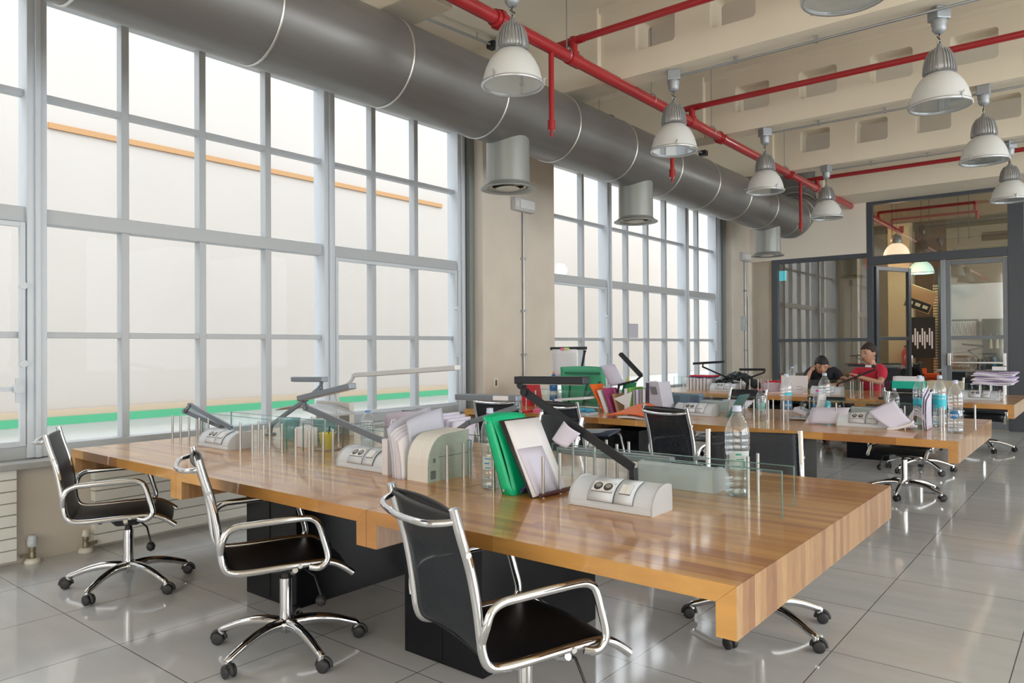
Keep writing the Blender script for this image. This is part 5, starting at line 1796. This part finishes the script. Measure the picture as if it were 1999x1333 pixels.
cj = thing('pen_jar', 'clear jar of purple and red pens before the man in red', 'pen jar', (-2.02, 9.44, ZT))
MB().lathe([(0.0, 0.003), (0.04, 0.003), (0.042, 0.10), (0.039, 0.10), (0.037, 0.006)], n=20).build('jar_body', MATS['teal_glass'], cj)
for k in range(5):
    MB().cyl((0.01 * (k - 2), 0, 0.01), (0.022 * (k - 2), 0.02 * (k % 3 - 1), 0.15 + 0.01 * k), 0.005, 6).build('pen', (REDF, mat('violet', (0.2, 0.1, 0.35), 0.5), BLACKP)[k % 3], cj)

# ------------------------------------------------------------------ people
SKIN = mat('skin', (0.52, 0.30, 0.21), 0.5, noise=0.06, nscale=30)
def skin_mesh(name, joints, edges, radii, m, parent, root=0, sub=2):
    me = bpy.data.meshes.new(name)
    me.from_pydata(joints, edges, [])
    o = bpy.data.objects.new(name, me)
    C.objects.link(o)
    o.parent = parent
    sk = o.modifiers.new('skin', 'SKIN')
    for i, r in enumerate(radii):
        me.skin_vertices[0].data[i].radius = (r, r) if not isinstance(r, tuple) else r
        me.skin_vertices[0].data[i].use_root = (i == root)
    sk.use_smooth_shade = True
    sb = o.modifiers.new('subsurf', 'SUBSURF')
    sb.levels = sb.render_levels = sub
    me.materials.append(m)
    return o


def bake(o):
    """turn the modified mesh into plain mesh data"""
    dg = bpy.context.evaluated_depsgraph_get()
    dg.update()
    me = bpy.data.meshes.new_from_object(o.evaluated_get(dg))
    for m in list(o.modifiers):
        o.modifiers.remove(m)
    for p in me.polygons:
        p.use_smooth = True
    o.data = me
    return me


def person(name_label, loc, rz, shirt_m, trouser_m, hair_m, pose, shirt_label=None):
    """seated person in local space: pelvis at (0,0,0.52), facing -y"""
    t = thing('person', name_label, 'person', loc, rz)
    hd = Vector(pose['head'])      # head centre
    hp = pose['head_rot']          # (pitch forward, yaw)
    J = [(0, 0, 0.52), (0, pose['ty'] * 0.35, 0.66), (0, pose['ty'] * 0.7, 0.82), (0, pose['ty'], 0.97), (0, pose['ty'] * 1.02, 1.03)]
    J.append(tuple(Vector(J[4]).lerp(hd, 0.45)))
    J.append(tuple(Vector(J[4]).lerp(hd, 0.75)))
    R = [(0.15, 0.11), (0.135, 0.10), (0.15, 0.11), (0.13, 0.085), (0.07, 0.06), (0.052, 0.055), (0.055, 0.06)]
    E = [(0, 1), (1, 2), (2, 3), (3, 4), (4, 5), (5, 6)]
    shoulder = []
    hands = []
    for s, arm in ((-1, pose['armL']), (1, pose['armR'])):
        a = len(J)
        J.append((s * 0.13, pose['ty'], 0.985)); R.append(0.062)
        J.append((s * 0.185, pose['ty'] - 0.005, 0.955)); R.append(0.056)
        sh_ = Vector(J[-1])
        el, wr = Vector(arm[0]), Vector(arm[1])
        J.append(tuple(sh_.lerp(el, 0.5))); R.append(0.047)
        J.append(tuple(el)); R.append(0.040)
        J.append(tuple(el.lerp(wr, 0.4))); R.append(0.036)
        J.append(tuple(wr)); R.append(0.026)
        d = (Vector(arm[2]) - wr)
        J.append(tuple(wr + d * 0.5)); R.append((0.034, 0.020))
        E += [(3, a), (a, a + 1), (a + 1, a + 2), (a + 2, a + 3), (a + 3, a + 4), (a + 4, a + 5), (a + 5, a + 6)]
        # fingers
        side = d.cross(Vector((0, 0, 1)) if abs(d.normalized().z) < 0.9 else Vector((0, 1, 0))).normalized()
        curl = side.cross(d).normalized() * (-1)
        for k in range(4):
            base = wr + d * 0.62 + side * (0.024 - 0.016 * k)
            L_ = (0.062, 0.072, 0.066, 0.050)[k]
            i0 = len(J)
            J.append(tuple(base)); R.append(0.0095)
            J.append(tuple(base + d.normalized() * L_ * 0.55 + curl * 0.010)); R.append(0.0085)
            J.append(tuple(base + d.normalized() * L_ * 0.95 + curl * 0.028)); R.append(0.0075)
            E += [(a + 6, i0), (i0, i0 + 1), (i0 + 1, i0 + 2)]
        i0 = len(J)
        tb = wr + d * 0.25 + side * 0.026
        J.append(tuple(tb)); R.append(0.012)
        J.append(tuple(tb + side * 0.022 + d * 0.3 + curl * 0.01)); R.append(0.010)
        E += [(a + 6, i0), (i0, i0 + 1)]
    for s in (-1, 1):
        a = len(J)
        J += [(s * 0.09, -0.02, 0.50), (s * 0.10, -0.22, 0.52), (s * 0.11, -0.42, 0.50), (s * 0.11, -0.43, 0.30), (s * 0.11, -0.40, 0.10), (s * 0.11, -0.42, 0.06), (s * 0.12, -0.56, 0.035)]
        R += [0.09, 0.078, 0.06, 0.055, 0.038, 0.04, (0.035, 0.025)]
        E += [(0, a)] + [(a + k, a + k + 1) for k in range(6)]
    body = skin_mesh('body', [tuple(j) for j in J], E, R, SKIN, t)
    bake(body)
    # head as one sculpted surface, merged into the body mesh
    hm = bmesh.new()
    bmesh.ops.create_icosphere(hm, subdivisions=4, radius=1.0)
    cp_, yw = hp
    Rm = (Matrix.Rotation(yw, 3, 'Z') @ Matrix.Rotation(cp_, 3, 'X')) * 1.15
    for v in hm.verts:
        p = v.co.copy()
        x, y, z = p.x * 0.076, p.y * 0.098, p.z * 0.118
        if z < 0:
            k = 1 + 0.32 * (z / 0.118)
            x *= k
            if y > 0:
                y *= 1 + 0.35 * (z / 0.118)
        # nose
        nd = math.exp(-((x / 0.013) ** 2 + ((z + 0.012) / 0.022) ** 2))
        if p.y < 0:
            y -= 0.022 * nd
            for s in (-1, 1):
                y += 0.010 * math.exp(-(((x - s * 0.030) / 0.014) ** 2 + ((z - 0.012) / 0.010) ** 2))
                y -= 0.004 * math.exp(-(((x - s * 0.030) / 0.02) ** 2 + ((z - 0.030) / 0.007) ** 2))
            y -= 0.006 * math.exp(-((x / 0.022) ** 2 + ((z + 0.050) / 0.009) ** 2))
            y -= 0.006 * math.exp(-((x / 0.022) ** 2 + ((z + 0.088) / 0.018) ** 2))
        if abs(p.x) > 0.8:
            x += (0.016 if p.x > 0 else -0.016) * math.exp(-(((y - 0.005) / 0.015) ** 2 + ((z + 0.005) / 0.026) ** 2))
        v.co = hd + Rm @ Vector((x, y, z))
    me = bpy.data.meshes.new('head_tmp')
    hm.to_mesh(me)
    hm.free()
    bm_ = bmesh.new()
    bm_.from_mesh(body.data)
    bm_.from_mesh(me)
    for f in bm_.faces:
        f.smooth = True
    bm_.to_mesh(body.data)
    bm_.free()
    bpy.data.meshes.remove(me)
    body.name = 'body'
    # eyes, brows, mouth
    ey = MB()
    br_ = MB()
    for s in (-1, 1):
        c_ = hd + Rm @ Vector((s * 0.030, -0.079, 0.012))
        ey.lathe([(0.0, -0.009), (0.006, -0.007), (0.009, 0), (0.006, 0.007), (0.0, 0.009)], c_, 12)
        br_.tube([hd + Rm @ Vector((s * 0.014, -0.092, 0.032)), hd + Rm @ Vector((s * 0.030, -0.090, 0.037)), hd + Rm @ Vector((s * 0.046, -0.080, 0.031))], 0.0035, 6)
    ey.build('eyes', mat('eye_dark', (0.05, 0.035, 0.03), 0.2), t)
    br_.build('eyebrows', hair_m, t)
    MB().tube([hd + Rm @ Vector((x, -0.0915 + 0.3 * abs(x) ** 1.3, -0.052)) for x in (-0.024, -0.012, 0, 0.012, 0.024)], [0.002, 0.0045, 0.005, 0.0045, 0.002], 8).build('lips', mat('lips', (0.38, 0.14, 0.12), 0.5), t)
    # hair cap
    hc = bmesh.new()
    bmesh.ops.create_icosphere(hc, subdivisions=4, radius=1.0)
    kill = []
    for v in hc.verts:
        p = v.co.copy()
        front = -0.30 if False else 0
        lim = 0.40 if p.y < -0.45 else (0.40 - (p.y + 0.45) * 1.35)
        lim = max(lim, -0.42)
        if p.z < lim:
            kill.append(v)
            continue
        w = 1 + 0.03 * sin(23 * p.x + 7 * p.z) * sin(19 * p.y)
        v.co = hd + Rm @ Vector((p.x * 0.083 * w, p.y * 0.107 * w, p.z * 0.130 * w + 0.002))
    bmesh.ops.delete(hc, geom=kill, context='VERTS')
    r_ = bmesh.ops.solidify(hc, geom=list(hc.faces), thickness=0.012)
    me = bpy.data.meshes.new('hair')
    hc.to_mesh(me)
    hc.free()
    me.materials.append(hair_m)
    ho = bpy.data.objects.new('hair', me)
    C.objects.link(ho)
    ho.parent = t
    for p in me.polygons:
        p.use_smooth = True
    if pose.get('beard'):
        bd_ = MB()
        bd_.grid(lambda u, v: hd + Rm @ Vector((0.066 * sin((u - 0.5) * 2.6) * (1 - 0.28 * v), -0.092 * cos((u - 0.5) * 2.6) + 0.006 * v - 0.004, -0.058 - 0.055 * v)), 14, 5, 0.004)
        bd_.build('beard', hair_m, t)
    # clothing: shirt torso and sleeves
    sJ = [(0, 0, 0.53), (0, pose['ty'] * 0.35, 0.66), (0, pose['ty'] * 0.7, 0.82), (0, pose['ty'], 0.965), (0, pose['ty'] * 1.02, 1.005)]
    sR = [(0.168, 0.125), (0.155, 0.12), (0.168, 0.128), (0.145, 0.10), (0.085, 0.075)]
    sE = [(0, 1), (1, 2), (2, 3), (3, 4)]
    for s, arm in ((-1, pose['armL']), (1, pose['armR'])):
        a = len(sJ)
        sh_ = Vector((s * 0.188, pose['ty'] - 0.005, 0.958))
        el = Vector(arm[0])
        sJ += [(s * 0.13, pose['ty'], 0.985), tuple(sh_), tuple(sh_.lerp(el, 0.40)), tuple(sh_.lerp(el, 0.74))]
        sR += [0.078, 0.074, 0.066, 0.062]
        sE += [(3, a), (a, a + 1), (a + 1, a + 2), (a + 2, a + 3)]
    so_ = skin_mesh('shirt', sJ, sE, sR, shirt_m, t)
    bake(so_)
    tJ = [(0, 0.0, 0.52)]
    tR = [(0.165, 0.125)]
    tE = []
    for s in (-1, 1):
        a = len(tJ)
        tJ += [(s * 0.09, -0.02, 0.50), (s * 0.10, -0.22, 0.52), (s * 0.11, -0.42, 0.50), (s * 0.11, -0.43, 0.30), (s * 0.11, -0.40, 0.12)]
        tR += [0.105, 0.092, 0.075, 0.068, 0.055]
        tE += [(0, a)] + [(a + k, a + k + 1) for k in range(4)]
    to_ = skin_mesh('trousers', tJ, tE, tR, trouser_m, t)
    bake(to_)
    return t


BLK_SH = mat('shirt_black', (0.02, 0.022, 0.032), 0.8)
RED_SH = mat('shirt_red', (0.55, 0.025, 0.06), 0.8)
TRO = mat('trousers_dark', (0.03, 0.035, 0.05), 0.85)
HAIR1 = mat('hair_black', (0.010, 0.010, 0.012), 0.55, bump=0.6, bscale=120)
HAIR2 = mat('hair_dark_brown', (0.025, 0.016, 0.013), 0.6, bump=0.6, bscale=120)
p1 = person('seated man in black t-shirt leaning his head on his hand', (-3.16, 10.98, -0.015), radians(8), BLK_SH, TRO, HAIR1,
            dict(ty=-0.10, head=(0.0, -0.24, 1.065), head_rot=(0.48, 0.30), armL=((-0.20, -0.40, 0.79), (-0.135, -0.33, 0.98), (-0.085, -0.285, 1.075)),
                 armR=((0.26, -0.25, 0.80), (0.12, -0.42, 0.80), (0.05, -0.47, 0.805)), beard=True))
p2 = person('seated man in red t-shirt turned to the side at rear table', (-2.50, 10.98, 0.03), radians(-28), RED_SH, TRO, HAIR2,
            dict(ty=-0.05, head=(0.0, -0.09, 1.190), head_rot=(0.12, -0.15), armL=((-0.24, -0.22, 0.80), (-0.12, -0.42, 0.86), (-0.06, -0.50, 0.88)),
                 armR=((0.27, -0.20, 0.80), (0.10, -0.40, 0.88), (0.02, -0.44, 0.93))))
more(-3.21, 10.92, 172, 8, 'chair under the seated man in black')
more(-2.45, 10.94, 208, 20, 'chair under the seated man in red')

# ------------------------------------------------------------------ room behind the glass
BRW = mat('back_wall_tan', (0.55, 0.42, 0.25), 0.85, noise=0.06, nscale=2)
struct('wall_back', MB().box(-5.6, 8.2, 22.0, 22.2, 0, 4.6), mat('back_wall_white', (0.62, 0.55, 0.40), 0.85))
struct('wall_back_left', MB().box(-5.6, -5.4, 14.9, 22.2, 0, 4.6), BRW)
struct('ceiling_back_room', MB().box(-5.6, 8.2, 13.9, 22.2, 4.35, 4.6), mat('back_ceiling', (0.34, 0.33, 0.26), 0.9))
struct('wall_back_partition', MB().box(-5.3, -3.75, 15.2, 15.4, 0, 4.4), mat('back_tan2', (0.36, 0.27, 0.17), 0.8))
struct('pillar_4', MB().box(-3.78, -3.35, 17.9, 18.3, 0, 4.4), mat('back_cream', (0.72, 0.60, 0.38), 0.8))
struct('wall_back_white_panel', MB().box(-2.70, 1.2, 18.3, 18.4, 0.0, 2.62), mat('white_panel', (0.80, 0.82, 0.84), 0.6))
struct('wall_back_board_side', MB().box(-3.35, -2.75, 18.5, 18.6, 0.0, 4.4), mat('back_brown', (0.16, 0.10, 0.06), 0.8))
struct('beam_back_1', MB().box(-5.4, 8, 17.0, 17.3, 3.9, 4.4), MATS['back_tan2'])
nb = thing('notice_board', 'dark notice board with pinned papers in the back room', 'notice board', (-3.12, 17.95, 1.55))
MB().box(-0.24, 0.24, 0.0, 0.03, -0.50, 0.38).build('board', mat('board_black', (0.02, 0.02, 0.02), 0.7), nb)
for k in range(9):
    MB().box(-0.2 + 0.046 * k, -0.172 + 0.046 * k, -0.006, -0.001, -0.16 - 0.07 * (k % 3), 0.0 + 0.07 * ((k * 5) % 3)).build('pinned_paper', PAPER, nb)
fe = thing('fire_extinguisher', 'red fire extinguisher beside the notice board in the back room', 'fire extinguisher', (-3.42, 17.81, 0.82))
MB().lathe([(0.0, 0.0), (0.075, 0.005), (0.08, 0.02), (0.08, 0.34), (0.05, 0.41), (0.02, 0.43), (0.02, 0.46), (0.0, 0.46)], n=24).build('cylinder_body', mat('ext_red', (0.6, 0.01, 0.02), 0.3), fe)
MB().tube([(0.0, 0, 0.46), (0.04, -0.02, 0.56), (0.10, -0.04, 0.50), (0.085, -0.08, 0.25)], 0.010, 8).build('hose', BLACKP, fe)
MB().box(-0.03, 0.05, -0.015, 0.015, 0.45, 0.50).build('valve_handle', BLACKP, fe)
for k, (x0, x1, z0, z1, lb) in enumerate(((-3.36, -2.95, 0.42, 0.84, 'large'), (-2.93, -2.70, 0.42, 0.74, 'smaller'))):
    bx = thing('orange_crate', '%s orange storage crate in the back room' % lb, 'crate', ((x0 + x1) / 2, 17.2, z0))
    w_ = (x1 - x0) / 2
    MB().box(-w_, w_, -0.2, 0.2, 0, z1 - z0).build('crate_body', mat('crate_orange', (0.75, 0.10, 0.015), 0.5), bx, bevel=0.01)
    MB().box(-w_ - 0.005, w_ + 0.005, -0.205, 0.205, (z1 - z0) * 0.72, (z1 - z0) * 0.78).build('rim', mat('crate_orange2', (0.5, 0.06, 0.01), 0.5), bx)
sh_t = thing('side_table', 'low dark table carrying the orange crates', 'table', (-3.0, 17.2, 0))
MB().box(-0.5, 0.5, -0.25, 0.25, 0.38, 0.418).build('table_top', mat('dk_wood', (0.08, 0.05, 0.03), 0.5), sh_t)
for sx_ in (-0.45, 0.45):
    for sy_ in (-0.2, 0.2):
        MB().box(sx_ - 0.02, sx_ + 0.02, sy_ - 0.02, sy_ + 0.02, 0, 0.38).build('leg', MATS['dk_wood'], sh_t)
lt = thing('lattice_panel', 'tall slatted wooden lattice beside the notice board', 'lattice', (-2.86, 18.1, 0))
lm_ = MB()
for k in range(34):
    lm_.box(-0.08, 0.02, 0, 0.02, 0.60 + 0.06 * k, 0.64 + 0.06 * k)
    lm_.box(0.07, 0.17, 0, 0.02, 0.60 + 0.06 * k, 0.64 + 0.06 * k)
lm_.build('slats', mat('slat_wood', (0.62, 0.42, 0.24), 0.6), lt)
MB().box(0.025, 0.065, -0.02, 0.04, 0, 3.0).build('post', DARKF, lt)
hs_ = thing('hanging_screen', 'tilted hanging frame with photographs above the notice board', 'hanging frame', (-3.08, 17.5, 2.30))
hs_.rotation_euler = (radians(20), radians(24), 0)
MB().box(-0.26, 0.26, 0, 0.03, -0.26, 0.24).build('frame', mat('frame_wood', (0.40, 0.27, 0.15), 0.6), hs_)
MB().box(-0.24, 0.24, -0.004, 0, -0.24, -0.04).build('dark_panel', mat('panel_dark', (0.04, 0.05, 0.05), 0.3), hs_)
m8 = MB()
up_ = hs_.rotation_euler.to_matrix().transposed() @ Vector((0, 0, 1))
for sx_ in (-0.22, 0.22):
    m8.cyl((sx_, 0.01, 0.2), Vector((sx_, 0.01, 0.2)) + up_ * 1.8, 0.004, 6)
m8.build('cable', BLACKP, hs_)
m9 = MB()
for k in range(3):
    m9.box(-0.2 + 0.15 * k, -0.10 + 0.15 * k, -0.008, -0.004, -0.17, -0.10)
m9.build('photo_print', mat('print_pale', (0.55, 0.6, 0.45), 0.5), hs_)
pcf = thing('framed_picture', 'framed drawing of vertical strokes on the white wall', 'picture', (-2.40, 18.25, 1.68))
MB().box(-0.27, 0.27, 0, 0.03, -0.20, 0.19).build('picture_frame', mat('frame_grey', (0.20, 0.21, 0.22), 0.5), pcf)
MB().box(-0.23, 0.23, -0.004, 0.0, -0.16, 0.15).build('picture_sheet', mat('pict', (0.72, 0.73, 0.74), 0.6), pcf)
mks = MB()
for k in range(13):
    mks.tube([(-0.2 + 0.033 * k + 0.01 * sin(k * 2 + j), -0.006, -0.13 + 0.05 * j) for j in range(6)], 0.004, 5)
mks.build('drawn_strokes', mat('stroke', (0.25, 0.26, 0.28), 0.6), pcf)
cbn = thing('dark_cabinet', 'dark green glass cabinet in the back room with pale cones inside', 'cabinet', (-1.75, 17.95, 0.0))
MB().box(-0.28, 0.35, 0.0, 0.3, 0.0, 1.86).build('cabinet_body', mat('cab_green', (0.05, 0.065, 0.05), 0.3), cbn)
cn = MB()
for k in range(4):
    cn.lathe([(0.03, 0.0), (0.018, 0.20), (0.0, 0.32)], (-0.12 + 0.11 * k, -0.04, 1.25), 12)
cn.build('pale_cone', mat('cone_pale', (0.55, 0.55, 0.38), 0.5), cbn)
bk = thing('book_pile', 'pile of tan books on the ledge behind the closed door', 'books', (-2.27, 16.6, 0.85))
for k in range(5):
    MB().box(-0.18 + 0.01 * (k % 2), 0.18 - 0.015 * (k % 3), -0.12, 0.12, 0.055 * k, 0.055 * k + 0.048).build('book', mat('book_tan%d' % (k % 2), ((0.42, 0.28, 0.18), (0.6, 0.5, 0.38))[k % 2], 0.7), bk)
bt = thing('back_counter', 'long dark counter behind the partition doors', 'counter', (-1.6, 16.6, 0))
MB().box(-1.0, 3.5, -0.3, 0.3, 0.81, 0.85).build('counter_top', mat('counter_pale', (0.45, 0.46, 0.48), 0.5), bt)
MB().box(-0.95, 3.45, -0.25, 0.25, 0.0, 0.81).build('counter_body', mat('counter_dark', (0.035, 0.04, 0.05), 0.5), bt)
for k in range(3):
    MB().box(-0.9 + 1.4 * k, 0.4 + 1.4 * k, -0.27, -0.25, 0.10, 0.50).build('drawer', mat('counter_cream', (0.55, 0.45, 0.30), 0.5), bt)
desk_lamp('black desk lamp on the counter behind the closed glass door', 16.55, -1.95, [(-1.93, 0.95), (-2.10, 1.10), (-1.85, 1.16)], ((-1.85, 1.18), (-2.2, 1.22)), LAMPB, 0.02).location.z = 0.85
for k in range(5):
    bo_ = bottle(-1.85 + 0.17 * k, 16.5 + 0.04 * (k % 2), 0.22 + 0.03 * (k % 3), 0.04, 'bottle on the counter behind the closed glass door', 0.0, None, mat('cap_d', (0.1, 0.1, 0.12), 0.4), mat('dark_pet%d' % (k % 2), ((0.05, 0.08, 0.12), (0.12, 0.25, 0.4))[k % 2], 0.2), z=0.85)
    bo_['group'] = 'bottles on the back counter'
dkc = thing('office_equipment', 'dark office clutter on a table seen through the open door', 'equipment', (-3.10, 15.9, 0.0))
MB().box(-0.5, 0.35, -0.3, 0.3, 0.68, 0.72).build('table_top', MATS['dk_wood'], dkc)
for sx_ in (-0.45, 0.3):
    MB().box(sx_ - 0.02, sx_ + 0.02, -0.28, 0.28, 0, 0.68).build('leg', MATS['dk_wood'], dkc)
MB().box(-0.35, -0.05, -0.2, 0.1, 0.72, 0.98).build('monitor', BLACKP, dkc, bevel=0.01)
MB().grid(lambda u, v: (-0.02 + 0.34 * u, 0.05 * sin(6 * v), 0.74 + 0.34 * u * v + 0.08 * sin(5 * u)), 8, 8, 0.10).build('coat', BLACKP, dkc)
# back-room pipes and lamps
bp = thing('back_sprinkler_pipe', 'red sprinkler pipes seen through the upper partition glass', 'pipe', (0, 0, 0))
m = MB()
m.cyl((XP, 13.75, ZP + 0.02), (XP, 17.6, ZP + 0.02), 0.045, 12)
m.cyl((XP, 17.6, ZP + 0.02), (XP, 17.6, ZP + 0.15), 0.05, 12)
m.build('main_pipe', RED, bp)
m = MB()
for yy, xe in ((15.6, -1.85), (16.7, -1.95)):
    m.cyl((XP, yy, ZP + 0.17), (xe, yy, ZP + 0.17), 0.026, 12)
    m.cyl((XP, yy, ZP), (XP, yy, ZP + 0.17), 0.03, 12)
    m.cyl((xe, yy, ZP + 0.19), (xe, yy, ZP + 0.02), 0.03, 12)
m.cyl((-3.95, 17.0, 2.95), (-3.95, 17.0, 3.6), 0.07, 12)
m.build('branch_pipe', RED, bp)
m = MB()
for xx, yy in ((-3.05, 14.8), (-2.75, 15.8), (-2.5, 15.1), (-2.25, 16.6), (-2.0, 16.0)):
    m.cyl((xx, yy, 3.3), (xx, yy, 4.4), 0.006, 6)
m.build('hanger_rod', BLACKP, bp)
vt = thing('vent_grille', 'brown ventilation grille on the upper back wall', 'vent', (-2.15, 21.95, 4.05))
MB().box(-0.28, 0.28, -0.03, 0.0, -0.11, 0.11).build('grille_frame', mat('grille', (0.25, 0.16, 0.08), 0.6), vt)
mg_ = MB()
for k in range(8):
    mg_.box(-0.25, 0.25, -0.036, -0.03, -0.095 + 0.025 * k, -0.085 + 0.025 * k)
mg_.build('slats', mat('grille2', (0.12, 0.07, 0.04), 0.6), vt)


def back_lamp(x, y, z, em_col, s, label):
    t = thing('back_pendant_lamp', label, 'pendant lamp', (x, y, z))
    MB().lathe([(0.24, 0.0), (0.235, 0.06), (0.21, 0.13), (0.17, 0.19), (0.11, 0.24), (0.09, 0.25)], n=32).build('glass_shade', emis('glow_' + label.split()[0], em_col, s), t)
    MB().lathe([(0.10, 0.25), (0.115, 0.30), (0.09, 0.40), (0.02, 0.45), (0.0, 0.45)], n=20).build('ballast_housing', MATS['cast_silver'], t)
    MB().lathe([(0.235, -0.004), (0.25, 0.0), (0.25, 0.014), (0.238, 0.014)], n=32).build('rim_ring', MATS['rim_metal'], t)
    MB().cyl((0, 0, 0.45), (0, 0, 4.35 - z), 0.004, 6).build('cable', BLACKP, t)
    l = bpy.data.lights.new('bulb', 'POINT')
    l.energy = 18 if s > 1 else 6
    l.color = em_col
    l.shadow_soft_size = 0.08
    lo = bpy.data.objects.new('bulb', l)
    C.objects.link(lo)
    lo.parent = t
    lo.location = (0, 0, -0.06)
    return t


back_lamp(-3.30, 16.4, 3.12, (1.0, 0.70, 0.50), 1.4, 'warm glowing bell lamp in the back room')
back_lamp(-3.02, 17.3, 2.82, (0.55, 0.85, 0.75), 0.32, 'greenish bell lamp in the back room beside the warm one')
for k, (x, y, z, e_, c_) in enumerate(((1.4, 15.6, 3.3, 110, (1, 0.80, 0.6)), (-5.0, 16.8, 3.75, 60, (1, 0.75, 0.5)), (0.6, 16.4, 3.4, 120, (0.85, 0.93, 1)))):
    l = bpy.data.lights.new('back_room_fill', 'POINT')  # added point lights kept out of view to brighten the back room
    l.shadow_soft_size = 0.2
    l.energy = e_
    l.color = c_
    lo = bpy.data.objects.new('back_room_fill', l)
    C.objects.link(lo)
    lo.location = (x, y, z)
es = thing('exit_sign', 'small teal lit sign behind the left partition glass', 'sign', (-4.66, 13.695, 2.62))
MB().box(-0.06, 0.06, 0.0, 0.03, -0.09, 0.09).build('sign_face', emis('teal_sign', (0.05, 0.55, 0.62), 0.8), es)
